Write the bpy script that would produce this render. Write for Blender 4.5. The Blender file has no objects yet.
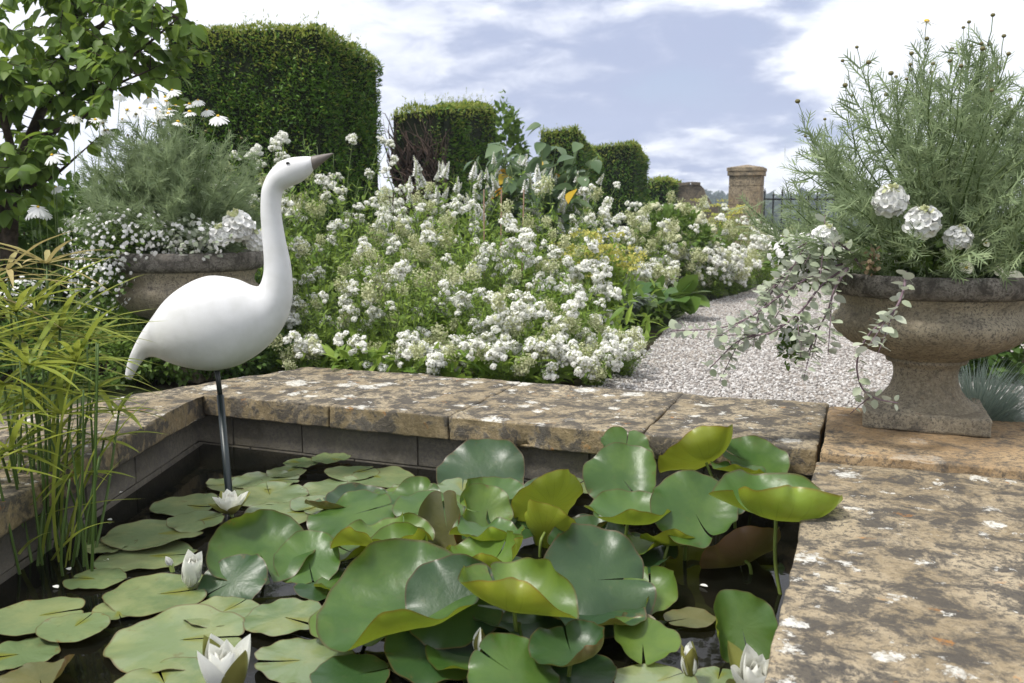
import bpy, math, random
import numpy as np
from mathutils import Vector, Matrix, noise as mnoise
from mathutils.geometry import tessellate_polygon

# ------------------------------------------------------------------ camera, sky, sun, exposure
sc = bpy.context.scene
COL = sc.collection
FPX, HOR, EYE, YAW = 900.0, 215.0, 0.70, math.radians(21.7)
PITCH = math.atan((341.5 - HOR) / FPX)
cam_d = bpy.data.cameras.new('camera'); cam = bpy.data.objects.new('camera', cam_d); COL.objects.link(cam)
cam.location = (0, 0, EYE); cam.rotation_euler = (math.pi / 2 - PITCH, 0, YAW)
cam_d.sensor_width = 36.0; cam_d.lens = FPX * 36 / 1024
cam_d.clip_start = 0.02; cam_d.clip_end = 4000
cam_d.dof.use_dof = True; cam_d.dof.focus_distance = 2.7; cam_d.dof.aperture_fstop = 7.0
sc.camera = cam
CM = cam.rotation_euler.to_matrix()
FWD = Vector((-math.sin(YAW), math.cos(YAW), 0)); RGT = Vector((math.cos(YAW), math.sin(YAW), 0)); UP = Vector((0, 0, 1))

SUN_EL, SUN_AZ = math.radians(61), math.radians(112)      # azimuth measured left from the viewing direction
sun_dir = (FWD * math.cos(SUN_AZ) - RGT * math.sin(SUN_AZ)) * math.cos(SUN_EL) + UP * math.sin(SUN_EL)
sd = bpy.data.lights.new('sun', 'SUN'); sd.energy = 2.4; sd.angle = math.radians(9); sd.color = (1.0, 0.965, 0.90)
so = bpy.data.objects.new('sun', sd); COL.objects.link(so); so.location = (-4, 6, 9)
so.rotation_euler = sun_dir.to_track_quat('Z', 'Y').to_euler()

sc.view_settings.view_transform = 'Standard'; sc.view_settings.look = 'None'
sc.view_settings.exposure = 0.93; sc.view_settings.gamma = 1.0
sc.render.engine = 'CYCLES'
sc.cycles.use_denoising = True
sc.cycles.max_bounces = 7; sc.cycles.diffuse_bounces = 3; sc.cycles.glossy_bounces = 3; sc.cycles.transmission_bounces = 4
sc.cycles.sample_clamp_indirect = 6.0
sc.cycles.caustics_reflective = False; sc.cycles.caustics_refractive = False

class NT:
    """terse node building"""
    def __init__(s, tree): s.t = tree
    def n(s, typ, ins=None, **props):
        nd = s.t.nodes.new(typ)
        for k, v in props.items(): setattr(nd, k, v)
        for k, v in (ins or {}).items():
            sock = nd.inputs[k]
            if isinstance(v, bpy.types.NodeSocket): s.t.links.new(v, sock)
            else: sock.default_value = v
        return nd
    def math(s, op, a, b=0.0, clamp=False):
        return s.n('ShaderNodeMath', {0: a, 1: b}, operation=op, use_clamp=clamp).outputs[0]
    def vmath(s, op, a, b=(0, 0, 0)):
        nd = s.n('ShaderNodeVectorMath', {0: a, 1: b}, operation=op)
        return nd.outputs['Value'] if op in ('DOT_PRODUCT', 'LENGTH', 'DISTANCE') else nd.outputs[0]
    def mix(s, f, a, b):
        nd = s.n('ShaderNodeMix', data_type='RGBA')
        for i, v in ((0, f), (6, a), (7, b)):
            if isinstance(v, bpy.types.NodeSocket): s.t.links.new(v, nd.inputs[i])
            else: nd.inputs[i].default_value = v if i == 0 else (tuple(v) + (1,))[:4]
        return nd.outputs[2]
    def step(s, v, lo, hi):
        return s.n('ShaderNodeMapRange', {0: v, 1: lo, 2: hi, 3: 0.0, 4: 1.0}, interpolation_type='SMOOTHSTEP').outputs[0]
    def noise(s, vec, scale, detail=4, rough=0.55, dist=0.0):
        return s.n('ShaderNodeTexNoise', {'Vector': vec, 'Scale': scale, 'Detail': detail, 'Roughness': rough, 'Distortion': dist})

world = bpy.data.worlds.new('World'); sc.world = world; world.use_nodes = True
w = NT(world.node_tree); w.t.nodes.clear()
sky = w.n('ShaderNodeTexSky', sky_type='NISHITA', sun_disc=False, sun_elevation=SUN_EL, altitude=100, air_density=1.0, dust_density=1.5, ozone_density=1.0)
sky.sun_rotation = math.atan2(sun_dir.x, sun_dir.y)
wd = w.vmath('NORMALIZE', w.n('ShaderNodeTexCoord').outputs['Generated'])
sep = w.n('ShaderNodeSeparateXYZ', {0: wd}).outputs
den = w.math('ADD', w.math('MAXIMUM', sep[2], 0.0), 0.22)
pl = w.n('ShaderNodeCombineXYZ', {0: w.math('DIVIDE', sep[0], den), 1: w.math('DIVIDE', sep[1], den), 2: 0.0}).outputs[0]
c1 = w.noise(pl, 2.1, 8, 0.56, 0.35).outputs[0]
c2 = w.noise(w.vmath('ADD', pl, (7.3, 2.1, 4.0)), 0.9, 6, 0.5, 0.2).outputs[0]
def sky_dir(px, py):
    return (CM @ Vector(((px - 512) / FPX, -(py - 341.5) / FPX, -1))).normalized()
ws = w.n('ShaderNodeVectorMath', {0: w.vmath('SUBTRACT', w.noise(pl, 2.6, 6, 0.6).outputs['Color'], (0.5, 0.5, 0.5)), 'Scale': 0.30}, operation='SCALE').outputs[0]
wdn = w.vmath('NORMALIZE', w.vmath('ADD', wd, ws))
def near_dir(px, py, c0, c1_):
    return w.step(w.vmath('DOT_PRODUCT', wdn, tuple(sky_dir(px, py))), c0, c1_)
patch = w.math('MAXIMUM', w.math('MAXIMUM', near_dir(690, 80, 0.985, 0.9998), near_dir(605, 96, 0.985, 0.9998)), w.math('MAXIMUM', w.math('MULTIPLY', near_dir(530, 62, 0.985, 0.9998), 0.9), w.math('MULTIPLY', near_dir(440, 50, 0.985, 0.9998), 0.6)))
c3 = w.noise(pl, 6.5, 7, 0.6, 0.5).outputs[0]
shade = w.step(w.math('ADD', w.math('ADD', w.math('ADD', w.math('MULTIPLY', c1, 0.5), w.math('MULTIPLY', c3, 0.3)), w.math('MULTIPLY', c2, 0.2)), w.math('MULTIPLY', patch, 0.31)), 0.565, 0.82)
bluegap = w.step(w.math('ADD', c2, w.math('MULTIPLY', c1, 0.3)), 0.70, 0.82)
cloud = w.mix(shade, (7.15, 7.3, 7.75), (2.8, 3.2, 4.5))
cloud = w.mix(w.math('MULTIPLY', bluegap, 0.25), cloud, sky.outputs[0])
bg = w.n('ShaderNodeBackground', {'Color': cloud, 'Strength': 0.09})
w.t.links.new(bg.outputs[0], w.n('ShaderNodeOutputWorld').inputs[0])

# ------------------------------------------------------------------ pixel -> place
def ray(px, py): return CM @ Vector(((px - 512) / FPX, -(py - 341.5) / FPX, -1))
def P(px, py, z=0.0):
    r = ray(px, py); t = (z - EYE) / r.z
    return Vector((r.x * t, r.y * t, z))
def PD(px, py, d):
    r = ray(px, py); t = d / (r.x * FWD.x + r.y * FWD.y)
    return Vector((r.x * t, r.y * t, EYE + r.z * t))
def PX(px, d, z):
    p = PD(px, HOR, d); return Vector((p.x, p.y, z))
def proj(p):
    q = CM.transposed() @ (Vector(p) - cam.location)
    return 512 - FPX * q.x / q.z, 341.5 + FPX * q.y / q.z

# ------------------------------------------------------------------ mesh building
class MB:
    def __init__(s): s.v = []; s.f = []; s.n = 0
    def add(s, V, F, mat=0):
        V = np.asarray(V, float).reshape(-1, 3)
        groups = [F] if isinstance(F, np.ndarray) else None
        if groups is None:
            by = {}
            for q in F: by.setdefault(len(q), []).append(q)
            groups = [np.array(x) for x in by.values()]
        for g in groups:
            if len(g): s.f.append((g + s.n, mat))
        s.v.append(V); s.n += len(V)
    def build(s, name, mats, parent=None, smooth=True):
        me = bpy.data.meshes.new(name)
        V = np.concatenate(s.v)
        me.vertices.add(len(V)); me.vertices.foreach_set('co', V.ravel())
        loops = np.concatenate([g.ravel() for g, _ in s.f]).astype(np.int32)
        tot = np.concatenate([np.full(len(g), g.shape[1], np.int32) for g, _ in s.f])
        mi = np.concatenate([np.full(len(g), m, np.int32) for g, m in s.f])
        start = np.concatenate([[0], np.cumsum(tot)[:-1]]).astype(np.int32)
        me.loops.add(len(loops)); me.loops.foreach_set('vertex_index', loops)
        me.polygons.add(len(tot)); me.polygons.foreach_set('loop_start', start); me.polygons.foreach_set('loop_total', tot)
        me.polygons.foreach_set('material_index', mi)
        me.polygons.foreach_set('use_smooth', np.full(len(tot), smooth, bool))
        me.update(calc_edges=True); me.validate()
        for m in (mats if isinstance(mats, (list, tuple)) else [mats]): me.materials.append(m)
        o = bpy.data.objects.new(name, me); COL.objects.link(o)
        if parent: o.parent = parent
        return o
def tag(o, label, cat, group=None, kind=None):
    if label: o['label'] = label
    if cat: o['category'] = cat
    if group: o['group'] = group
    if kind: o['kind'] = kind
    return o
def thing(name, label, cat, loc=(0, 0, 0), group=None, rz=0.0):
    o = bpy.data.objects.new(name, None); COL.objects.link(o); o.empty_display_size = 0.1
    o.location = loc; o.rotation_euler = (0, 0, rz)
    return tag(o, label, cat, group)
def setting(o): o['kind'] = 'structure'; return o
def stuff(o): o['kind'] = 'stuff'; return o
def child(name, me, parent, loc=(0, 0, 0), rot=(0, 0, 0), s=1.0):
    o = bpy.data.objects.new(name, me); COL.objects.link(o); o.parent = parent
    o.location = loc; o.rotation_euler = rot; o.scale = (s, s, s) if not isinstance(s, tuple) else s
    return o

def nrm(a): return a / np.maximum(np.linalg.norm(a, axis=-1, keepdims=True), 1e-9)
def frames(D, H):
    """rotation matrices whose Y column is D and whose Z column is as near H as possible"""
    Y = nrm(np.asarray(D, float)); H = np.broadcast_to(np.asarray(H, float), Y.shape)
    X = np.cross(Y, H); bad = np.linalg.norm(X, axis=1) < 1e-4
    if bad.any(): X[bad] = np.cross(Y[bad], np.array([0.31, 0.87, 0.4]))
    X = nrm(X); Z = np.cross(X, Y)
    return np.stack([X, Y, Z], axis=2)
def inst(mb, T, pos, R, scale, mat=0):
    V, F = T; pos = np.asarray(pos, float); M = len(pos)
    if M == 0: return
    sc_ = np.asarray(scale, float)
    if sc_.ndim == 0: sc_ = np.full(M, float(sc_))
    if sc_.ndim == 1: sc_ = np.repeat(sc_[:, None], 3, axis=1)
    W = np.einsum('mij,mnj->mni', R, V[None] * sc_[:, None, :]) + pos[:, None, :]
    off = (np.arange(M) * len(V))[:, None, None]
    mb.add(W.reshape(-1, 3), (F[None] + off).reshape(-1, F.shape[1]), mat)
def blade(prof, fold=0.12, droop=0.15, wave=0.0):
    """leaf along +Y, length 1; prof = [(t, half width)]; three vertices across"""
    V = []
    for i, (t, hw) in enumerate(prof):
        z = -droop * t * t; k = wave * (1 if i % 2 else -1)
        V += [(-hw, t, z + fold * hw + k * hw), (0, t, z), (hw, t, z + fold * hw - k * hw)]
    F = []
    for i in range(len(prof) - 1):
        a = 3 * i; F += [(a, a + 1, a + 4, a + 3), (a + 1, a + 2, a + 5, a + 4)]
    return np.array(V, float), np.array(F)
def tube(mb, pts, r0, r1=None, sides=5, mat=0, cap=True):
    pts = [np.asarray(p, float) for p in pts]; n = len(pts); r1 = r0 if r1 is None else r1
    V = []; ref = np.array([0.21, 0.35, 0.91]); px = None
    for i, p in enumerate(pts):
        d = pts[min(i + 1, n - 1)] - pts[max(i - 1, 0)]; d /= max(np.linalg.norm(d), 1e-9)
        x = np.cross(d, ref) if px is None else px - d * np.dot(px, d)
        if np.linalg.norm(x) < 1e-4: x = np.cross(d, [1, 0.1, 0])
        x /= np.linalg.norm(x); px = x; y = np.cross(d, x)
        r = (r0 + (r1 - r0) * i / (n - 1)) if not hasattr(r0, '__len__') else r0[i]
        for k in range(sides):
            a = 2 * math.pi * k / sides
            V.append(p + r * (math.cos(a) * x + math.sin(a) * y))
    F = [(i * sides + k, i * sides + (k + 1) % sides, (i + 1) * sides + (k + 1) % sides, (i + 1) * sides + k) for i in range(n - 1) for k in range(sides)]
    if cap: F = F + [tuple(range(sides - 1, -1, -1)), tuple(range((n - 1) * sides, n * sides))]
    mb.add(V, F, mat)
def curve(pts, n):
    """Catmull-Rom through pts, n samples per span"""
    pts = [np.asarray(p, float) for p in pts]; q = [2 * pts[0] - pts[1]] + pts + [2 * pts[-1] - pts[-2]]; out = []
    for i in range(1, len(q) - 2):
        a, b, c, d = q[i - 1:i + 3]
        for k in range(n):
            t = k / n
            out.append(0.5 * (2 * b + (c - a) * t + (2 * a - 5 * b + 4 * c - d) * t * t + (3 * b - a - 3 * c + d) * t ** 3))
    out.append(pts[-1]); return out
def lathe(mb, prof, seg=64, mat=0, wob=0.0, seed=0, lobes=None):
    V = []
    for (r, z) in prof:
        for k in range(seg):
            a = 2 * math.pi * k / seg
            rr = r * (1 + wob * mnoise.noise(Vector((math.cos(a) * 3 * r / 0.3 + seed, math.sin(a) * 3 * r / 0.3, z * 14))))
            if lobes and lobes[0] < z < lobes[1]: rr *= 1 + lobes[2] * (abs(math.sin(a * lobes[3] / 2)) - 0.6) * math.sin(math.pi * (z - lobes[0]) / (lobes[1] - lobes[0]))
            V.append((rr * math.cos(a), rr * math.sin(a), z))
    F = [(i * seg + k, i * seg + (k + 1) % seg, (i + 1) * seg + (k + 1) % seg, (i + 1) * seg + k) for i in range(len(prof) - 1) for k in range(seg)]
    mb.add(V, F, mat)
def box(mb, lo, hi, mat=0):
    x0, y0, z0 = lo; x1, y1, z1 = hi
    mb.add([(x0, y0, z0), (x1, y0, z0), (x1, y1, z0), (x0, y1, z0), (x0, y0, z1), (x1, y0, z1), (x1, y1, z1), (x0, y1, z1)],
           [(0, 3, 2, 1), (4, 5, 6, 7), (0, 1, 5, 4), (1, 2, 6, 5), (2, 3, 7, 6), (3, 0, 4, 7)], mat)
def ico(mb, c, r, mat=0, sub=1, squash=(1, 1, 1), jit=0.0, rng=None):
    V, F = ICO[sub]; W = V * r * np.array(squash)
    if jit: W = W * (1 + (rng.random(len(V))[:, None] - 0.5) * jit)
    mb.add(W + np.asarray(c), F, mat)
def _ico():
    t = (1 + 5 ** 0.5) / 2
    V = [(-1, t, 0), (1, t, 0), (-1, -t, 0), (1, -t, 0), (0, -1, t), (0, 1, t), (0, -1, -t), (0, 1, -t), (t, 0, -1), (t, 0, 1), (-t, 0, -1), (-t, 0, 1)]
    F = [(0, 11, 5), (0, 5, 1), (0, 1, 7), (0, 7, 10), (0, 10, 11), (1, 5, 9), (5, 11, 4), (11, 10, 2), (10, 7, 6), (7, 1, 8), (3, 9, 4), (3, 4, 2), (3, 2, 6), (3, 6, 8), (3, 8, 9), (4, 9, 5), (2, 4, 11), (6, 2, 10), (8, 6, 7), (9, 8, 1)]
    out = {}
    for lev in range(3):
        out[lev] = (nrm(np.array(V, float)), np.array(F))
        V = [tuple(x) for x in out[lev][0]]; mid = {}; G = []
        def m(a, b):
            k = (min(a, b), max(a, b))
            if k not in mid: mid[k] = len(V); V.append(tuple((np.array(V[a]) + np.array(V[b])) / 2))
            return mid[k]
        for a, b, c in F:
            x, y, z = m(a, b), m(b, c), m(c, a); G += [(a, x, z), (b, y, x), (c, z, y), (x, y, z)]
        F = G
    return out
ICO = _ico()

# ------------------------------------------------------------------ materials
def mat(name):
    m = bpy.data.materials.new(name); m.use_nodes = True; m.node_tree.nodes.clear(); return m, NT(m.node_tree)
def out(t, sh): t.t.links.new(sh, t.n('ShaderNodeOutputMaterial').inputs[0])
def leafmat(name, ca, cb, rough=0.5, trans=0.28, tcol=None, under=None, noise_scale=0.0, spec=0.22):
    """leaf tissue: each leaf its own tone between ca and cb; lets some light through"""
    m, t = mat(name)
    geo = t.n('ShaderNodeNewGeometry'); rnd = geo.outputs['Random Per Island']
    f = t.math('ADD', t.math('MULTIPLY', rnd, 0.8), t.math('MULTIPLY', t.n('ShaderNodeObjectInfo').outputs['Random'], 0.2))
    col = t.mix(f, ca, cb)
    if noise_scale: col = t.mix(t.step(t.noise(geo.outputs['Position'], noise_scale, 3).outputs[0], 0.35, 0.7), col, t.mix(f, [c * 0.72 for c in ca], [c * 0.8 for c in cb]))
    if under: col = t.mix(geo.outputs['Backfacing'], col, under)
    p = t.n('ShaderNodeBsdfPrincipled', {'Base Color': col, 'Roughness': rough, 'Specular IOR Level': spec})
    tr = t.n('ShaderNodeBsdfTranslucent', {'Color': t.mix(0.5, col, tcol or [min(1, c * 1.7) for c in cb])})
    out(t, t.n('ShaderNodeMixShader', {0: trans, 1: p.outputs[0], 2: tr.outputs[0]}).outputs[0]); return m
def plain(name, col, rough=0.6, spec=0.4, var=0.15, ns=20.0, bump=0.0, bs=80.0, metal=0.0):
    m, t = mat(name); pos = t.n('ShaderNodeNewGeometry').outputs['Position']
    c = t.mix(t.step(t.noise(pos, ns, 5).outputs[0], 0.3, 0.7), [x * (1 - var) for x in col], [min(1, x * (1 + var)) for x in col])
    ins = {'Base Color': c, 'Roughness': rough, 'Specular IOR Level': spec, 'Metallic': metal}
    if bump: ins['Normal'] = t.n('ShaderNodeBump', {'Height': t.noise(pos, bs, 5).outputs[0], 'Strength': bump, 'Distance': 0.004}).outputs[0]
    out(t, t.n('ShaderNodeBsdfPrincipled', ins).outputs[0]); return m
def stone(name, a, b, side=None, dark=(0.075, 0.068, 0.06), d_lo=0.50, d_hi=0.60, white=1.0, orange=0.5, seed=0.0, scale=1.0, bump=0.6, wl=0.66):
    """weathered limestone: warm and grey tones, dark crust, white lichen discs, orange lichen specks"""
    m, t = mat(name)
    pos = t.vmath('ADD', t.n('ShaderNodeNewGeometry').outputs['Position'], (seed, seed * 1.7, seed * 0.6))
    big = t.noise(pos, 3.2 * scale, 6, 0.6).outputs[0]
    fine = t.noise(pos, 46 * scale, 6, 0.7).outputs[0]
    grain = t.noise(pos, 190 * scale, 3, 0.7).outputs[0]
    col = t.mix(t.step(big, 0.36, 0.64), a, b)
    col = t.mix(t.math('MULTIPLY', t.step(fine, 0.42, 0.72), 0.5), col, [x * 1.25 for x in b])
    col = t.mix(t.math('MULTIPLY', t.step(grain, 0.52, 0.75), 0.45), col, [x * 0.45 for x in a])
    # dark crust: medium patches broken up by fine noise
    med = t.noise(pos, 11 * scale, 9, 0.72, 0.4).outputs[0]
    dk = t.step(t.math('ADD', t.math('MULTIPLY', med, 0.72), t.math('ADD', t.math('MULTIPLY', fine, 0.18), t.math('MULTIPLY', big, 0.10))), d_lo, d_hi)
    col = t.mix(t.math('MULTIPLY', dk, 0.86), col, dark)
    spk = t.step(t.noise(t.vmath('ADD', pos, (1.7, 8.1, 2.2)), 70 * scale, 5, 0.75, 0.3).outputs[0], 0.50, 0.585)
    col = t.mix(t.math('MULTIPLY', spk, t.math('ADD', 0.42, t.math('MULTIPLY', t.step(big, 0.35, 0.6), 0.40))), col, [x * 1.15 for x in dark])
    # white lichen: distorted discs of several sizes
    wob = t.n('ShaderNodeTexNoise', {'Vector': pos, 'Scale': 30 * scale, 'Detail': 7.0, 'Roughness': 0.7}).outputs['Color']
    scl = t.n('ShaderNodeVectorMath', {0: t.vmath('SUBTRACT', wob, (0.5, 0.5, 0.5)), 'Scale': 0.115 / scale}, operation='SCALE').outputs[0]
    wp = t.vmath('ADD', pos, scl)
    total = None
    for vs, thr, rad in ((6.0, wl, 0.40), (13.0, wl + 0.06, 0.36), (30.0, wl + 0.12, 0.34)):
        vo = t.n('ShaderNodeTexVoronoi', {'Vector': wp, 'Scale': vs * scale}, feature='F1')
        sc3 = t.n('ShaderNodeSeparateColor', {0: vo.outputs['Color']}).outputs
        on = t.step(sc3[0], thr, thr + 0.02)
        rr = t.math('MULTIPLY', t.math('ADD', t.math('MULTIPLY', sc3[1], 0.7), 0.35), rad)
        k = t.math('MULTIPLY', on, t.math('SUBTRACT', 1.0, t.step(t.math('SUBTRACT', vo.outputs['Distance'], rr), -0.07, 0.03)))
        total = k if total is None else t.math('MAXIMUM', total, k)
    upn = t.step(t.n('ShaderNodeSeparateXYZ', {0: t.n('ShaderNodeNewGeometry').outputs['True Normal']}).outputs[2], 0.2, 0.75)
    total = t.math('MULTIPLY', t.math('MULTIPLY', total, t.math('MULTIPLY', t.step(fine, 0.34, 0.50), t.math('SUBTRACT', 1.0, t.math('MULTIPLY', spk, 0.45)))), t.math('MULTIPLY', t.math('ADD', t.math('MULTIPLY', upn, 0.80), 0.06), white))
    col = t.mix(total, col, t.mix(grain, (0.55, 0.53, 0.47), (0.76, 0.75, 0.70)))
    if side:
        col = t.mix(t.math('MULTIPLY', t.math('SUBTRACT', 1.0, upn), t.math('SUBTRACT', 0.75, t.math('MULTIPLY', dk, 0.7))), col, t.mix(t.step(fine, 0.35, 0.65), [x * 0.6 for x in side], side))
    if orange:
        og = t.math('MULTIPLY', t.step(t.noise(t.vmath('ADD', pos, (3.1, 5.2, 1.3)), 13 * scale, 5, 0.6).outputs[0], 0.64, 0.69), t.step(fine, 0.42, 0.6))
        col = t.mix(t.math('MULTIPLY', og, orange), col, (0.50, 0.21, 0.035))
    h = t.math('ADD', t.math('ADD', t.math('MULTIPLY', fine, 0.8), t.math('MULTIPLY', grain, 0.25)), t.math('ADD', t.math('MULTIPLY', med, 0.9), t.math('MULTIPLY', total, 0.12)))
    bp = t.n('ShaderNodeBump', {'Height': h, 'Strength': min(1.0, bump * 1.3), 'Distance': 0.012})
    p = t.n('ShaderNodeBsdfPrincipled', {'Base Color': col, 'Roughness': 0.92, 'Specular IOR Level': 0.15, 'Normal': bp.outputs[0]})
    out(t, p.outputs[0]); return m

M = {}
M['coping'] = stone('weathered_coping', (0.24, 0.192, 0.122), (0.38, 0.32, 0.222), side=(0.31, 0.235, 0.125), dark=(0.060, 0.056, 0.052), d_lo=0.452, d_hi=0.545, wl=0.66)
M['coping_near'] = stone('weathered_near_coping', (0.25, 0.198, 0.125), (0.39, 0.325, 0.225), side=(0.30, 0.22, 0.115), dark=(0.060, 0.056, 0.052), d_lo=0.455, d_hi=0.55, wl=0.66, seed=15)
M['slab'] = stone('ochre_slab', (0.29, 0.195, 0.105), (0.38, 0.28, 0.165), d_lo=0.485, d_hi=0.62, white=0.3, orange=0.2, seed=4.0, wl=0.85)
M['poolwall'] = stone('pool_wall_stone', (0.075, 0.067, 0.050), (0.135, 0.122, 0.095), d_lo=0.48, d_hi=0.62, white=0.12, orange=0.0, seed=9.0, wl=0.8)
M['urn'] = stone('urn_stone', (0.235, 0.20, 0.14), (0.35, 0.305, 0.225), d_lo=0.49, d_hi=0.68, white=0.7, orange=0.1, seed=2.0, scale=1.7, bump=0.45, wl=0.90)
M['urnrim'] = stone('urn_rim_crust', (0.20, 0.18, 0.155), (0.32, 0.295, 0.265), d_lo=0.44, d_hi=0.58, white=0.8, orange=0.0, seed=6.0, scale=2.0, bump=0.8, wl=0.83)
M['pier'] = stone('pier_stone', (0.235, 0.175, 0.11), (0.32, 0.26, 0.18), d_lo=0.47, d_hi=0.64, white=0.5, orange=0.3, seed=3.0, scale=0.7, wl=0.85)
M['iron'] = plain('black_iron', (0.012, 0.013, 0.015), 0.5)
M['bark'] = plain('bark', (0.075, 0.055, 0.042), 0.9, 0.2, 0.4, 30, 0.8, 90)
M['soil'] = plain('soil', (0.045, 0.034, 0.024), 0.95, 0.1, 0.4, 14, 0.8, 60)
M['stem'] = leafmat('green_stem', (0.09, 0.14, 0.045), (0.16, 0.21, 0.08), 0.5, 0.0)
M['valerian_leaf'] = leafmat('valerian_leaf', (0.080, 0.160, 0.020), (0.27, 0.37, 0.065), 0.5, 0.34)
M['valerian_flower'] = leafmat('valerian_floret', (0.80, 0.80, 0.72), (0.89, 0.89, 0.87), 0.7, 0.30, (0.85, 0.85, 0.75))
M['faded_flower'] = leafmat('faded_floret', (0.34, 0.39, 0.18), (0.62, 0.62, 0.42), 0.7, 0.30, (0.6, 0.6, 0.25))
M['white_petal'] = leafmat('white_petal', (0.80, 0.80, 0.78), (0.88, 0.88, 0.87), 0.6, 0.25, (0.85, 0.85, 0.82))
M['yew'] = leafmat('yew_needles', (0.034, 0.094, 0.009), (0.130, 0.240, 0.026), 0.5, 0.12)
M['yew_new'] = leafmat('yew_new_growth', (0.15, 0.20, 0.028), (0.30, 0.33, 0.065), 0.5, 0.3)
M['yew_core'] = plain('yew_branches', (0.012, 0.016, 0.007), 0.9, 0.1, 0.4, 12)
M['twig'] = plain('bare_twig', (0.085, 0.060, 0.048), 0.9, 0.15, 0.4, 25)

# ------------------------------------------------------------------ ground, gravel, water, hills
def xy(p): return np.array([p.x, p.y])
GZ = -0.10                                               # ground level; the coping tops are 0
XR = P(763, 683).x * 0.5 + P(815, 458).x * 0.5           # pool edge of the near coping
YB = P(815, 450).y                                       # pool edge of the long coping
BW = 0.72                                                # depth of the long coping
XL = P(187, 398).x; CORN = np.array([XL, YB])
ldir = xy(P(62, 464)) - xy(P(187, 398)); ldir /= np.linalg.norm(ldir)          # the third side runs off at an angle
lnor = np.array([ldir[1], -ldir[0]]);  lnor = lnor if lnor @ np.array([-1, 0.2]) > 0 else -lnor
LEND = CORN + ldir * 2.6
pool = [(XL, YB), (XR, YB), (XR, -1.6), (LEND[0] , -1.6), tuple(LEND)]

RG = 26.0
outer = [Vector((RG * math.cos(a), RG * math.sin(a), GZ)) for a in np.linspace(0, 2 * math.pi, 65)[:-1]]
hole = [Vector((x, y, GZ)) for x, y in [(XL - .06, YB + .06), (XR + .06, YB + .06), (XR + .06, -1.7), (LEND[0] - .1, -1.7), (LEND[0] - .1, LEND[1])]]
tri = tessellate_polygon((outer, hole))
mb = MB(); mb.add([tuple(v) for v in outer + hole], [tuple(t) for t in tri])
m, t = mat('ground_earth'); pos = t.n('ShaderNodeNewGeometry').outputs['Position']
c = t.mix(t.step(t.noise(pos, 1.2, 7).outputs[0], 0.4, 0.6), (0.045, 0.036, 0.024), (0.05, 0.075, 0.02))
out(t, t.n('ShaderNodeBsdfPrincipled', {'Base Color': c, 'Roughness': 0.95, 'Specular IOR Level': 0.1, 'Normal': t.n('ShaderNodeBump', {'Height': t.noise(pos, 60, 5).outputs[0], 'Strength': 0.8, 'Distance': 0.02}).outputs[0]}).outputs[0]); M['ground'] = m
g = mb.build('ground', M['ground'], smooth=False)
if g.data.polygons[0].normal.z < 0: g.data.flip_normals()
setting(g)

def hill_z(r, a):
    view = YAW + math.pi / 2
    da = a - view
    drop = -9.0 * min(1, max(0, (r - 30) / 60.0)) ** 1.2
    up = max(0, (r - 150) / 260.0)
    z = drop + 30 * min(1, up) ** 1.3 * max(0.52, 0.78 + 0.30 * math.sin(da * 3.1 + 0.5) + 0.15 * math.sin(da * 9 + 1)) * 0.62
    return GZ - 0.01 + z
mb = MB(); rs = [RG - 0.4, 30, 36, 45, 60, 80, 110, 150, 190, 240, 300, 360, 420]; na = 144
V = [(r * math.cos(a), r * math.sin(a), hill_z(r, a) - (0.02 if r < RG else 0)) for r in rs for a in np.linspace(0, 2 * math.pi, na + 1)[:-1]]
F = [(i * na + k, (i + 1) * na + k, (i + 1) * na + (k + 1) % na, i * na + (k + 1) % na) for i in range(len(rs) - 1) for k in range(na)]
mb.add(V, F)
m, t = mat('fields'); pos = t.n('ShaderNodeNewGeometry').outputs['Position']
vo = t.n('ShaderNodeTexVoronoi', {'Vector': pos, 'Scale': 0.011}).outputs['Color']; vs = t.n('ShaderNodeSeparateColor', {0: vo}).outputs
c = t.mix(t.step(vs[0], 0.4, 0.6), (0.11, 0.15, 0.045), (0.27, 0.26, 0.10))
c = t.mix(t.step(t.noise(pos, 0.25, 6).outputs[0], 0.35, 0.7), c, (0.13, 0.17, 0.05))
out(t, t.n('ShaderNodeBsdfPrincipled', {'Base Color': c, 'Roughness': 0.95, 'Specular IOR Level': 0.1}).outputs[0])
hz = mb.build('hills', m); setting(hz)

# gravel path
gp = [(470, 398), (600, 384), (640, 360), (672, 322), (700, 304), (748, 291), (790, 268), (835, 252), (1010, 250), (1500, 330), (1500, 470), (850, 470)]
gz = GZ + 0.012
gv = [P(x, y, gz) for x, y in gp]
# keep the gravel behind the copings
gv[0] = Vector((gv[0].x, YB + BW - 0.02, gz)); gv[-1] = Vector((XR + 0.05, YB + BW - 0.02, gz)); gv[-2] = Vector((XR + 6, YB + 0.1, gz))
gv.append(Vector((XR - 0.6, YB + BW - 0.02, gz)))
mb = MB(); tri = tessellate_polygon((gv,)); mb.add([tuple(v) for v in gv], [tuple(x) for x in tri])
m, t = mat('gravel'); pos = t.n('ShaderNodeNewGeometry').outputs['Position']
v1 = t.n('ShaderNodeTexVoronoi', {'Vector': pos, 'Scale': 62.0, 'Randomness': 1.0}); v2 = t.n('ShaderNodeTexVoronoi', {'Vector': pos, 'Scale': 110.0})
s1 = t.n('ShaderNodeSeparateColor', {0: v1.outputs['Color']}).outputs
c = t.mix(t.step(s1[0], 0.1, 0.9), (0.24, 0.212, 0.19), (0.54, 0.505, 0.475))
c = t.mix(t.step(v1.outputs['Distance'], 0.45, 0.75), c, (0.12, 0.10, 0.085))
c = t.mix(t.math('MULTIPLY', t.step(t.noise(pos, 1.6, 5).outputs[0], 0.4, 0.7), 0.25), c, (0.30, 0.25, 0.19))
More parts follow.
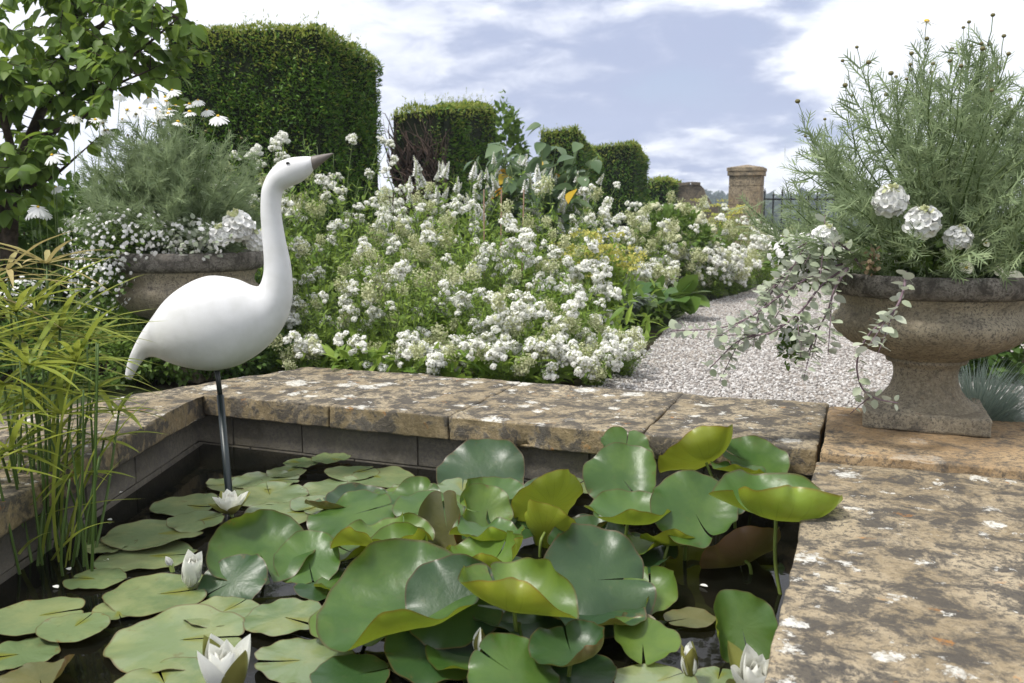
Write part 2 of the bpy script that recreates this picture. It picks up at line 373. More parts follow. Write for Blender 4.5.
hh = t.math('ADD', t.math('SUBTRACT', 1.0, v1.outputs['Distance']), t.math('MULTIPLY', v2.outputs['Distance'], -0.5))
out(t, t.n('ShaderNodeBsdfPrincipled', {'Base Color': c, 'Roughness': 0.9, 'Specular IOR Level': 0.2, 'Normal': t.n('ShaderNodeBump', {'Height': hh, 'Strength': 0.9, 'Distance': 0.012}).outputs[0]}).outputs[0])
gr = mb.build('gravel_path', m, smooth=False)
if gr.data.polygons[0].normal.z < 0: gr.data.flip_normals()
setting(gr)
def inside(p, poly):
    x, y = p[0], p[1]; c = False; n = len(poly)
    for i in range(n):
        x1, y1 = poly[i][0], poly[i][1]; x2, y2 = poly[i - 1][0], poly[i - 1][1]
        if (y1 > y) != (y2 > y) and x < (x2 - x1) * (y - y1) / (y2 - y1) + x1: c = not c
    return c
rng = np.random.default_rng(5)
pts = []
while len(pts) < 24000:
    d = 3.0 + 6.2 * rng.random() ** 1.5; p = PX(rng.uniform(560, 1060), d, gz)
    if inside(p, gv): pts.append((p.x, p.y, gz + 0.003))
pts = np.array(pts); n = len(pts)
mb = MB()
D = nrm(rng.normal(size=(n, 3))); H = rng.normal(size=(n, 3)); sz = rng.uniform(0.0032, 0.0090, n)[:, None] * rng.uniform(0.55, 1.3, (n, 3))
base = (ICO[0][0] * (1 + (rng.random((12, 1)) - .5) * .35), ICO[0][1])
inst(mb, base, pts, frames(D, H), sz)
m, t = mat('pebbles'); r = t.n('ShaderNodeNewGeometry').outputs['Random Per Island']
rp = t.n('ShaderNodeValToRGB', {0: r}); e = rp.color_ramp.elements
e[0].position, e[0].color = 0, (0.19, 0.175, 0.165, 1); e[1].position, e[1].color = 1, (0.60, 0.585, 0.57, 1)
k = e.new(0.45); k.color = (0.42, 0.40, 0.38, 1)
out(t, t.n('ShaderNodeBsdfPrincipled', {'Base Color': rp.outputs[0], 'Roughness': 0.9, 'Specular IOR Level': 0.2}).outputs[0])
stuff(tag(mb.build('gravel_stones', m, smooth=False), 'loose pale grey gravel stones scattered over the path behind the stone coping', 'gravel'))

# water and the pond floor
WZ = -0.20
mb = MB(); mb.add([(x, y, WZ) for x, y in pool], [tuple(range(len(pool)))])
m, t = mat('pond_water'); pos = t.n('ShaderNodeNewGeometry').outputs['Position']
bp = t.n('ShaderNodeBump', {'Height': t.noise(pos, 9, 3, 0.5).outputs[0], 'Strength': 0.10, 'Distance': 0.01})
cw = t.mix(t.step(t.noise(pos, 5, 6).outputs[0], 0.35, 0.75), (0.003, 0.0034, 0.0024), (0.009, 0.008, 0.005))
out(t, t.n('ShaderNodeBsdfPrincipled', {'Base Color': cw, 'Roughness': 0.035, 'IOR': 1.33, 'Specular IOR Level': 0.32, 'Normal': bp.outputs[0]}).outputs[0])
wt = mb.build('water', m, smooth=False)
if wt.data.polygons[0].normal.z < 0: wt.data.flip_normals()
setting(wt)

# ------------------------------------------------------------------ copings and pool walls
def slab(name, quad, z0, z1, material, label, group, rad=0.007, amp=0.0042, seed=0, step=0.02):
    """worn stone slab over the quad (corners counter-clockwise), rounded arrises and uneven faces"""
    q = [np.asarray(p, float) for p in quad]
    L = (np.linalg.norm(q[1] - q[0]) + np.linalg.norm(q[2] - q[3])) / 2; W = (np.linalg.norm(q[3] - q[0]) + np.linalg.norm(q[2] - q[1])) / 2; H = z1 - z0
    dims = np.array([L, W, H])
    def ticks(s):
        e = [0, rad * .25, rad * .6, rad]; n = max(2, int(s / step)); return np.array(e + list(np.linspace(rad, s - rad, n)[1:-1]) + [s - x for x in reversed(e)])
    tk = [ticks(L), ticks(W), ticks(H)]; V = []; F = []; idx = {}
    def vid(i, j, k):
        key = (i, j, k)
        if key not in idx:
            idx[key] = len(V); p = np.array([tk[0][i], tk[1][j], tk[2][k]]); c = np.clip(p, rad, dims - rad); d = p - c; l = np.linalg.norm(d)
            nn = d / l if l > 0 else np.zeros(3)
            if l > 0: p = c + nn * rad
            u, v = p[0] / L, p[1] / W
            b = (q[0] * (1 - u) + q[1] * u) * (1 - v) + (q[3] * (1 - u) + q[2] * u) * v
            wp_ = Vector((b[0], b[1], z0 + p[2]))
            s1 = mnoise.fractal(wp_ * 9 + Vector((seed, 0, 0)), 1.0, 2.0, 4) * amp + mnoise.noise(wp_ * 2.3 + Vector((0, seed, 3))) * amp * 1.3
            side = max(abs(nn[0]), abs(nn[1]))
            chip = max(0, mnoise.noise(wp_ * 17 + Vector((seed, 5, 0))) - 0.15) * 0.014 * (1 if side > 0.3 else 0)
            o = nn * (s1 * 1.3 - chip)
            ax = (q[1] - q[0]) / L; ay = (q[3] - q[0]) / W
            V.append((b[0] + ax[0] * o[0] + ay[0] * o[1], b[1] + ax[1] * o[0] + ay[1] * o[1], wp_.z + o[2]))
        return idx[key]
    n = [len(x) - 1 for x in tk]
    for a, b, c in ((0, 1, 2), (1, 2, 0), (2, 0, 1)):
        for i in range(n[a]):
            for j in range(n[b]):
                for k in (0, n[c]):
                    def f(x, y):
                        r = [0, 0, 0]; r[a] = x; r[b] = y; r[c] = k; return vid(*r)
                    fc = (f(i, j), f(i + 1, j), f(i + 1, j + 1), f(i, j + 1)); F.append(fc if k else fc[::-1])
    mb = MB(); mb.add(V, F); o = mb.build(name, material)
    return tag(o, label, 'coping stone', group, 'thing')
CT = 0.085
# long coping: joints seen in the photograph
js = [XL] + [P(px, 412).x for px in (330,)] + [P(462, 414, 0).x, P(640, 430, 0).x] + [XR]
# joints measured along the front edge
def front_x(px):
    a, b = XL - 0.5, XR + 0.5
    for _ in range(40):
        mth = (a + b) / 2
        if proj((mth, YB, 0))[0] < px: a = mth
        else: b = mth
    return a
js = [XL, front_x(328), front_x(448), front_x(640), XR]
lab = ['lichen-spotted long coping slab behind the bird, its corner end worn round', 'lichen-spotted long coping slab just beyond the bird, white flowers hanging over its back',
       'middle slab of the long pond coping with a row of white lichen spots', 'long coping slab behind the upright lily leaves, ending beside the ochre slab']
GC = 'coping stones round the pond'
for i in range(4):
    slab('coping_slab', [(js[i] + .0008, YB), (js[i + 1] - .0008, YB), (js[i + 1] - .0008, YB + BW), (js[i] + .0008, YB + BW)], -CT, 0.0012 * (i % 2), M['coping'], lab[i], GC, seed=i * 3.7)
# angled coping on the far side of the sedge
lc = CORN - np.array([0.012, 0]); back = np.array([XL - 0.012, YB + BW])
def lpt(s, o): return CORN + ldir * s + lnor * o
ls = [0.0, 0.72, 1.5, 2.6]; o_start = 0.86
lab = ['grey stone coping slab at the pond corner under the tail of the white bird', 'coping slab half hidden behind the sedge blades', 'coping slab at the edge of the view behind the sedge stems']
for i in range(3):
    a0, a1 = lpt(ls[i] + .004, 0), lpt(ls[i + 1] - .004, 0); b0, b1 = lpt(ls[i] + .004, o_start), lpt(ls[i + 1] - .004, o_start)
    if i == 0: a0 = CORN + ldir * 0.012 + np.array([-0.006, 0]); b0 = np.array([XL - 0.012, YB + BW])
    slab('coping_slab', [a0, b0, b1, a1], -CT - .004, -0.006, M['coping'], lab[i], GC, seed=20 + i * 3.1)
# near coping along the camera's right
YS = P(815, 458).y - 0.012
near = [YS, P(800, 494).y, 0.75, -0.1, -1.0]
lab = ['coping slab directly below the ochre slab of the urn', 'large lichen-blotched coping slab with white patches in front of the urn', 'coping slab beside the near pond water at the photo edge', 'last coping slab of the near pond side']
for i in range(3):
    slab('coping_slab', [(XR, near[i + 1] + .003), (XR + 0.95, near[i + 1] + .003), (XR + 0.95, near[i] - .003), (XR, near[i] - .003)], -CT - 0.01, -0.004 + .003 * (i % 2), M['coping_near'], lab[i], GC, seed=40 + i * 5.3)
# ochre slab that carries the urn
slab('plinth_slab', [(XR + .012, YS + .004), (XR + 1.0, YS + .004), (XR + 1.0, YS + 0.66), (XR + .012, YS + 0.66)], -0.08, 0.022, M['slab'], 'ochre sandstone slab under the urn at the corner of the pond', GC, seed=77)

def pool_wall(name, p, q, label, inset=0.035, z0=-0.75):
    p = np.asarray(p, float); q = np.asarray(q, float); d = (q - p) / np.linalg.norm(q - p); nn = np.array([-d[1], d[0]])
    L = np.linalg.norm(q - p); mb = MB(); rg = random.Random(len(label)); z1 = -CT - .006
    rows = [(z0, -0.33), (-0.325, -0.207), (-0.202, z1)]
    for a, b in rows:
        x = 0.0
        while x < L:
            l = min(rg.uniform(0.28, 0.52), L - x)
            o = rg.uniform(0, 0.008)
            c = [p + d * (x + .004) + nn * (inset + o), p + d * (x + l - .004) + nn * (inset + o), p + d * (x + l - .004) + nn * (inset + .18), p + d * (x + .004) + nn * (inset + .18)]
            V = [(k[0], k[1], z) for z in (a, b) for k in c]
            mb.add(V, [(0, 3, 2, 1), (4, 5, 6, 7), (0, 1, 5, 4), (1, 2, 6, 5), (2, 3, 7, 6), (3, 0, 4, 7)]); x += l
    c = [p + nn * (inset + .014), q + nn * (inset + .014), q + nn * (inset + .16), p + nn * (inset + .16)]
    V = [(k[0], k[1], z) for z in (z0, z1 - .004) for k in c]
    mb.add(V, [(0, 3, 2, 1), (4, 5, 6, 7), (0, 1, 5, 4), (1, 2, 6, 5), (2, 3, 7, 6), (3, 0, 4, 7)])
    return tag(mb.build(name, M['poolwall'], smooth=False), label, 'pond wall', 'walls of the pond', 'thing')
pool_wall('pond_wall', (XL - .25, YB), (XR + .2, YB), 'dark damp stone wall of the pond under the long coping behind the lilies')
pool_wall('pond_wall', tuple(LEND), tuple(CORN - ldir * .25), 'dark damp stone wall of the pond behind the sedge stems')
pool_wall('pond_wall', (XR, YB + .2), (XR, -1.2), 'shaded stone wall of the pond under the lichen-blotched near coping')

# ------------------------------------------------------------------ gate pier, railings, garden wall
def stand(px, d): p = PX(px, d, GZ); return p
pd_ = 13.0; c = stand(745.5, pd_); hw = 0.5 * 30 * pd_ / FPX
pr = thing('gate_pier', 'square ochre stone gate pier with a flat pyramid cap beside the iron railings', 'gate pier', c)
def zt(py, d): return EYE - (py - HOR) * d / FPX
H = zt(177, pd_) - GZ; mb = MB()
rg = random.Random(3); z = 0.0
while z < H - 0.02:
    h = min(rg.uniform(0.16, 0.26), H - z); j = rg.uniform(-.006, .006)
    box(mb, (-hw + j, -hw + j, z), (hw - j, hw - j, z + h - .006)); z += h
box(mb, (-hw + .012, -hw + .012, 0), (hw - .012, hw - .012, H - .01))
mb.build('shaft', M['pier'], pr, False)
mb = MB(); e = hw * 1.10; zc = H
box(mb, (-e, -e, zc), (e, e, zc + .06)); box(mb, (-e * 1.04, -e * 1.04, zc + .064), (e * 1.04, e * 1.04, zc + .11))
mb.add([(-e, -e, zc + .112), (e, -e, zc + .112), (e, e, zc + .112), (-e, e, zc + .112), (0, 0, zc + .16)], [(0, 1, 4), (1, 2, 4), (2, 3, 4), (3, 0, 4), (3, 2, 1, 0)])
mb.build('cap', M['pier'], pr, False)

fr = thing('iron_railings', 'black wrought iron railings with pointed finials between the stone pier and the urn', 'railings', stand(765, 13.4))
o0 = fr.location
nb = 13
for i in range(nb):
    px = 764 + i * 8.75; a = PX(px, 13.4, 0) - Vector(o0); a.z = 0
    tp = zt(190 + (3 if i % 2 else 0), 13.4) - GZ; mb = MB(); r = 0.0115 if i not in (5,) else 0.019
    tube(mb, [(a.x, a.y, 0.05), (a.x, a.y, tp - .05)], r, sides=6)
    tube(mb, [(a.x, a.y, tp - .07), (a.x, a.y, tp - .045), (a.x, a.y, tp + .02)], [0.008, 0.020, 0.001], sides=6)
    mb.build('bar', M['iron'], fr, False)
for py in (199.5, 239, 258):
    a = PX(763, 13.4, 0) - Vector(o0); b = PX(870, 13.4, 0) - Vector(o0); z = zt(py, 13.4) - GZ; mb = MB()
    tube(mb, [(a.x, a.y, z), (b.x, b.y, z)], 0.014, sides=4); mb.build('rail', M['iron'], fr, False)

wd_ = 22.0
prof = [(640, 189), (660, 187.5), (676, 187), (690, 185.5), (700, 186), (703, 189), (706, 196), (712, 204), (722, 208), (745, 209)]
gw = thing('garden_wall', 'old stone garden wall with a broken stepped end between hedge and pier', 'garden wall', stand(690, wd_)); gw['kind'] = 'thing'
mb = MB(); n = len(prof); V = []
for off in (0, 0.35):
    for x, y in prof:
        p = PX(x, wd_ + off, 0) - gw.location; V += [(p.x, p.y, 0.0), (p.x, p.y, zt(y, wd_) - GZ)]
k = 2 * n; F = []
for i in range(n - 1):
    a = 2 * i; F += [(a, a + 2, a + 3, a + 1), (k + a, k + a + 1, k + a + 3, k + a + 2), (a + 1, a + 3, k + a + 3, k + a + 1)]
F += [(0, 1, k + 1, k), (k - 2, 2 * k - 2, 2 * k - 1, k - 1)]
mb.add(V, F); M['oldwall'] = stone('old_wall_stone', (0.13, 0.105, 0.08), (0.22, 0.18, 0.13), d_lo=0.46, d_hi=0.6, white=0.3, orange=0.1, seed=12, scale=0.5)
mb.build('masonry', M['oldwall'], gw, False)
mb = MB(); rg = random.Random(8)
for i in range(4):
    x0, y0 = prof[i]; x1, y1 = prof[i + 1]
    a = PX(x0, wd_ - .03, zt(y0, wd_)) - gw.location; b = PX(x1 - .4, wd_ - .03, zt(y1, wd_)) - gw.location; a2 = PX(x0, wd_ + .40, zt(y0, wd_)) - gw.location; b2 = PX(x1 - .4, wd_ + .40, zt(y1, wd_)) - gw.location
    V = [tuple(v + Vector((0, 0, h + .003))) for h in (0, .07) for v in (a, b, b2, a2)]
    mb.add(V, [(0, 3, 2, 1), (4, 5, 6, 7), (0, 1, 5, 4), (1, 2, 6, 5), (2, 3, 7, 6), (3, 0, 4, 7)])
mb.build('coping_stones', M['oldwall'], gw, False)

# ------------------------------------------------------------------ clipped yew hedges
SPRIG = blade([(0, .03), (.35, .17), (.75, .12), (1, 0)], 0.25, 0.25)
SHOOT = blade([(0, .02), (.3, .09), (.6, .10), (1, 0)], 0.3, -0.15)
def hedge(label, corners, tops, dens=5200, sprig=0.036, seed=0, bare=False, shoots=90):
    """corners: world xy counter-clockwise, first edge = end face towards the pond; tops: height of each corner"""
    rng = np.random.default_rng(seed); c = [np.asarray(p, float) for p in corners]; o3 = np.array([c[0][0], c[0][1], GZ])
    root = thing('yew_hedge', label, 'hedge', tuple(o3), 'clipped yew hedge blocks along the garden')
    V = [(p[0], p[1], GZ) for p in c] + [(p[0], p[1], z) for p, z in zip(c, tops)]
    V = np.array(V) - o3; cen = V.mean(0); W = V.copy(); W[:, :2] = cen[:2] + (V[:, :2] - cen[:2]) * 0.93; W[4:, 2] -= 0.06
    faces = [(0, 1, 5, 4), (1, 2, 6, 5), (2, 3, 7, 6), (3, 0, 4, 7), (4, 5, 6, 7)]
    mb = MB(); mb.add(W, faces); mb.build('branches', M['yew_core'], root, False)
    fo = MB(); ng = MB()
    for fi, f in enumerate(faces):
        if fi == 2: continue
        A, B, C, D = [V[i] for i in f]; area = np.linalg.norm(np.cross(B - A, D - A)); n = int(area * dens * {4: 0.8, 3: 0.4}.get(fi, 1))
        u, v = rng.random(n), rng.random(n)
        pts = (A * (1 - u)[:, None] + B * u[:, None]) * (1 - v)[:, None] + (D * (1 - u)[:, None] + C * u[:, None]) * v[:, None]
        nn = np.cross(B - A, D - A); nn /= np.linalg.norm(nn)
        lump = np.array([mnoise.noise(Vector(p + o3) * 2.6) * 0.07 + mnoise.noise(Vector(p + o3) * 7) * 0.035 for p in pts])
        edge = np.minimum(np.minimum(u, 1 - u) * np.linalg.norm(B - A), np.minimum(1 - v, 9) * np.linalg.norm(D - A) if fi != 4 else np.minimum(v, 1 - v) * np.linalg.norm(D - A))
        lump -= 0.09 * np.exp(-edge / 0.06)
        pts = pts + nn * (lump - rng.random(n) ** 2 * 0.09)[:, None]
        dirs = nn * rng.uniform(.5, 1.2, n)[:, None] + rng.normal(size=(n, 3)) * 0.55 + np.array([0, 0, .35])
        R = frames(dirs, rng.normal(size=(n, 3)) + np.array([0, 0, 1.0])); s = rng.uniform(.6, 1.35, n) * sprig
        zrel = pts[:, 2] / V[4:, 2].max()
        new = (rng.random(n) < (0.75 if fi == 4 else np.clip((zrel - .80) * 4, 0, .8) + 0.10))
        keep = np.ones(n, bool)
        if bare and fi == 0: keep = (rng.random(n) < 0.03 + 0.97 * ((zrel > .95) | (u < 0.08)))
        a = keep & ~new; b = keep & new
        inst(fo, SPRIG, pts[a], R[a], s[a]); inst(ng, SPRIG, pts[b], R[b], s[b])
    # long stray shoots on the top
    n = shoots; u, v = rng.random(n), rng.random(n) ** 0.6; A, B, C, D = V[4], V[5], V[6], V[7]
    pts = (A * (1 - u)[:, None] + B * u[:, None]) * (1 - v)[:, None] + (D * (1 - u)[:, None] + C * u[:, None]) * v[:, None]
    for p in pts:
        L = rng.uniform(.05, .17); d = nrm(np.array([rng.normal() * .3, rng.normal() * .3, 1.0])); k = int(L / .016)
        q = p + d * np.linspace(-.03, L, k)[:, None]; inst(ng, SHOOT, q, frames(d + rng.normal(size=(k, 3)) * .8, rng.normal(size=(k, 3))), rng.uniform(.025, .045, k))
    fo.build('foliage', M['yew'], root); ng.build('new_growth', M['yew_new'], root)
    if bare:
        mb = MB(); A, B, C, D = [V[i] for i in faces[0]]; L = np.linalg.norm(B - A); nn = np.cross(B - A, D - A); nn /= np.linalg.norm(nn)
        for i in range(330):
            u0 = rng.uniform(.05, .92); z0 = rng.uniform(0, .75); p = A * (1 - u0) + B * u0 + (D - A) * z0 - nn * rng.uniform(-.03, .10); pts = [p]
            dr = nrm((B - A) / L * rng.normal() * .6 + np.array([0, 0, 1.0]) + nn * rng.normal() * .15)
            for k in range(4):
                dr = nrm(dr + rng.normal(size=3) * .3); p = p + dr * rng.uniform(.08, .2)
                lim = (D - A)[2] * .97; p[2] = min(p[2], lim); q_ = np.dot(p - A, (B - A) / L); p = p + (B - A) / L * (np.clip(q_, .02 * L, .98 * L) - q_); pts.append(p.copy())
            tube(mb, pts, rng.uniform(.006, .018), .002, 4)
        mb.build('bare_twigs', M['twig'], root)
    return root
def gxy(px, d): p = PX(px, d, 0); return np.array([p.x, p.y])
xh = PX(325, 8.0, 0).x                                   # the hedge blocks share one face line along the path
def on_line(px):
    r = ray(px, HOR); return np.array([xh, r.y * xh / r.x])
def dist(p): return p[0] * FWD.x + p[1] * FWD.y
def block(label, px_l, px_c, px_r, ytl, ytc, ytr, seed, **kw):
    c = on_line(px_c); b = on_line(px_r); r = ray(px_l, HOR); l = np.array([r.x / r.y * c[1], c[1]])
    zl, zc, zr = zt(ytl, dist(l)), zt(ytc, dist(c)), zt(ytr, dist(b)); bl = np.array([l[0], b[1]])
    return hedge(label, [l, c, b, bl], [zl, zc, zr, zl + zr - zc], seed=seed, **kw)
block('tall dark yew hedge block behind the white bird, stray shoots on its top', 170, 325, 386, 34, 30, 66, 1, shoots=170)
block('yew hedge block with a bare brown twiggy end, second along the row', 391, 445, 499, 113, 107, 108, 2, bare=True, dens=3400, sprig=.042, shoots=60)
block('third yew hedge block, behind the broad-leaved tall plant', 538, 577, 603, 131, 128, 160, 3, dens=2200, sprig=.055, shoots=30)
block('fourth yew hedge block with a dark brown gap in its end face', 588, 634, 648, 147, 143, 158, 4, dens=1700, sprig=.06, bare=False, shoots=24)
block('low far yew hedge block beside the old garden wall', 646, 668, 682, 180, 179, 183, 5, dens=800, sprig=.09, shoots=10)

# ------------------------------------------------------------------ white bird sculpture
def bird():
    d0 = 2.97
    base = P(228, 490, WZ); root = thing('bird_sculpture', 'smooth white long-necked bird sculpture standing on a thin dark pole in the pond', 'sculpture', tuple(base))
    def w(x, y): return PD(80 + x / 1.846, 130 + y / 1.846, d0) - Vector(base)
    st = [((83, 455), (95, 461), .9), ((87, 432), (107, 439), .55), ((97, 405), (122, 421), .6), ((113, 375), (143, 420), .72), ((133, 347), (176, 432), .80), ((160, 312), (216, 441), .80), ((195, 285), (257, 443), .78),
          ((238, 269), (302, 430), .76), ((284, 274), (346, 400), .76), ((316, 287), (376, 362), .80), ((331, 287), (390, 322), .92), ((339, 266), (392, 284), .98), ((340, 238), (388, 244), 1.0), ((337, 200), (379, 202), 1.0),
          ((334, 160), (372, 160), 1.0), ((334, 130), (371, 134), 1.0), ((337, 105), (375, 114), 1.0), ((349, 79), (387, 105), .95), ((366, 61), (401, 100), .86), ((385, 52), (414, 92), .84), ((408, 49), (426, 81), .86), ((426, 49), (432, 72), .9), ((429, 51), (433, 71), .5)]
    A = curve([w(*s[0]) for s in st], 4); B = curve([w(*s[1]) for s in st], 4); R = [float(x[0]) for x in curve([(s[2], 0, 0) for s in st], 4)]
    seg = 32; V = []
    for a, b, k in zip(A, B, R):
        c = (a + b) / 2; u = (a - b) / 2; h = np.linalg.norm(u); wv = np.array(FWD) * h * k
        for i in range(seg):
            t = 2 * math.pi * i / seg; V.append(c + u * math.cos(t) + wv * math.sin(t))
    n = len(A); F = [(i * seg + k, i * seg + (k + 1) % seg, (i + 1) * seg + (k + 1) % seg, (i + 1) * seg + k) for i in range(n - 1) for k in range(seg)]
    F += [tuple(range(seg - 1, -1, -1)), tuple(range((n - 1) * seg, n * seg))]
    m, t = mat('white_painted_wood'); pos = t.n('ShaderNodeNewGeometry').outputs['Position']
    col = t.mix(t.step(t.noise(pos, 14, 6).outputs[0], 0.35, 0.75), (0.66, 0.66, 0.67), (0.58, 0.58, 0.575))
    p = t.n('ShaderNodeBsdfPrincipled', {'Base Color': col, 'Roughness': 0.42, 'Specular IOR Level': 0.4, 'Normal': t.n('ShaderNodeBump', {'Height': t.noise(pos, 25, 4).outputs[0], 'Strength': 0.06, 'Distance': 0.01}).outputs[0]})
    out(t, p.outputs[0])
    mb = MB(); mb.add(V, F); o = mb.build('body', m, root)
    a, b = w(429, 48), w(433, 73); tip = w(468, 43); c = (a + b) / 2; mb = MB()
    h = (np.array(a) - np.array(b)) / 2; pts = []; V = []
    for k, (f, s) in enumerate([(-.06, .98), (0, 1.02), (.3, .74), (.65, .42), (.92, .16), (1, .03)]):
        cc = np.array(c) * (1 - f) + np.array(tip) * f
        for i in range(16):
            t_ = 2 * math.pi * i / 16; V.append(cc + h * s * math.cos(t_) + np.array(FWD) * np.linalg.norm(h) * .85 * s * math.sin(t_))
    mb.add(V, [(i * 16 + k, i * 16 + (k + 1) % 16, (i + 1) * 16 + (k + 1) % 16, (i + 1) * 16 + k) for i in range(5) for k in range(16)] + [tuple(range(15, -1, -1)), tuple(range(80, 96))])
    mb.build('beak', plain('beak_brown', (0.15, 0.13, 0.115), 0.5, 0.4, .15), root)
    hc = (w(385, 52) + w(414, 92)) / 2; hw_ = (w(385, 52) - w(414, 92)).length / 2 * .84
    for s in (-1, 1):
        e = np.array(w(388, 62)) + np.array(FWD) * s * hw_ * 0.93; mb = MB()
        ico(mb, (0, 0, 0), .0052, sub=2, squash=(1.3, .6, .75)); o = mb.build('eye', plain('eye_black', (0.01, 0.01, 0.012), 0.2, .5, 0), root); o.location = e; o.rotation_euler = (0, 0, YAW)
    mb = MB(); tp = w(252, 436); md = w(259, 492); bt = P(229, 492, WZ) - Vector(base)
    ext = bt + (bt - md) * .9
    tube(mb, [tp, md], .0085, .0085, 14); o1 = mb.build('sleeve', plain('pole_dark', (0.016, 0.020, 0.021), 0.4, .5, .2), root)
    mb = MB(); tube(mb, [tuple(Vector(md) + (Vector(tp) - Vector(md)) * .04), ext], .0118, .0125, 16); mb.build('pole', plain('pole_green_black', (0.013, 0.022, 0.024), 0.38, .5, .2), root)
bird()

# ------------------------------------------------------------------ stone urns
def urn(label, loc, s, z_scale, rz=0.0, seed=0):
    root = thing('stone_urn', label, 'urn', loc, 'stone urns by the pond', rz)
    k = 1 / 302.0
    def pr(rows): return [(r * k * s, (.7 - (y - 215) * k - .022) * z_scale) for r, y in rows]
    mb = MB(); lathe(mb, pr([(60, 276), (84, 274), (90, 271), (95, 270), (98, 272), (99, 277), (98.5, 283), (96, 288), (92, 291), (84, 292.5)]), 96, 0, 0.006, seed); mb.build('rim', M['urnrim'], root)
    bowl = [(88, 292), (87, 295), (84, 299), (83, 304), (84.5, 309), (89, 312.5), (91, 317), (90.5, 322), (87.5, 328), (82, 334), (74, 340), (64, 345), (52, 349.5), (42, 352.5), (38, 355)]
    mb = MB(); lathe(mb, pr(bowl), 144, 0, 0.004, seed + 3, lobes=((.7 - (350 - 215) * k - .022) * z_scale, (.7 - (313 - 215) * k - .022) * z_scale, 0.022, 28)); mb.build('bowl', M['urn'], root)
    foot = [(36, 354), (38, 356.5), (37, 359), (32, 361), (30, 366), (29.5, 372), (30.5, 379), (33, 386), (38, 393), (44, 398.5), (50, 402), (51, 404)]
    mb = MB(); lathe(mb, pr(foot), 72, 0, 0.006, seed + 5); mb.build('foot', M['urn'], root)
    mb = MB(); lathe(mb, pr([(0.01, 279), (40, 279), (88, 282)]), 48, 0, 0.01, seed); mb.build('soil', M['soil'], root)
    hw = 56 * k * s; zt_ = (.7 - (403 - 215) * k - .022) * z_scale
    before = set(bpy.data.objects); o = slab('plinth', [(-hw, -hw), (hw, -hw), (hw, hw), (-hw, hw)], 0.0, zt_, M['urn'], None, None, rad=.010, amp=.003, seed=seed, step=.012)
    del_keys = [q for q in ('category', 'label', 'group') if q in o.keys()]
    for q in del_keys: del o[q]
    o.parent = root
    return root
a, b = P(868, 430, .022), P(984, 436, .022)
UR = Vector(((a.x + b.x) / 2, (a.y + b.y) / 2 + 56 / 302, .022))
urn('weathered stone urn with a dark crusted rim on the ochre slab, daisy bush in it', UR, 1.0, 1.0, seed=1)
dL = 4.5; UL = PX(186, dL, 0); UL.z = GZ
urn('broad stone urn behind the white bird, white trailing flowers over its rim', UL, 1.14, (zt(250, dL) - GZ) / .497, seed=5)
URT = Vector((UR.x, UR.y, .50)); ULT = Vector((UL.x, UL.y, zt(252, dL)))

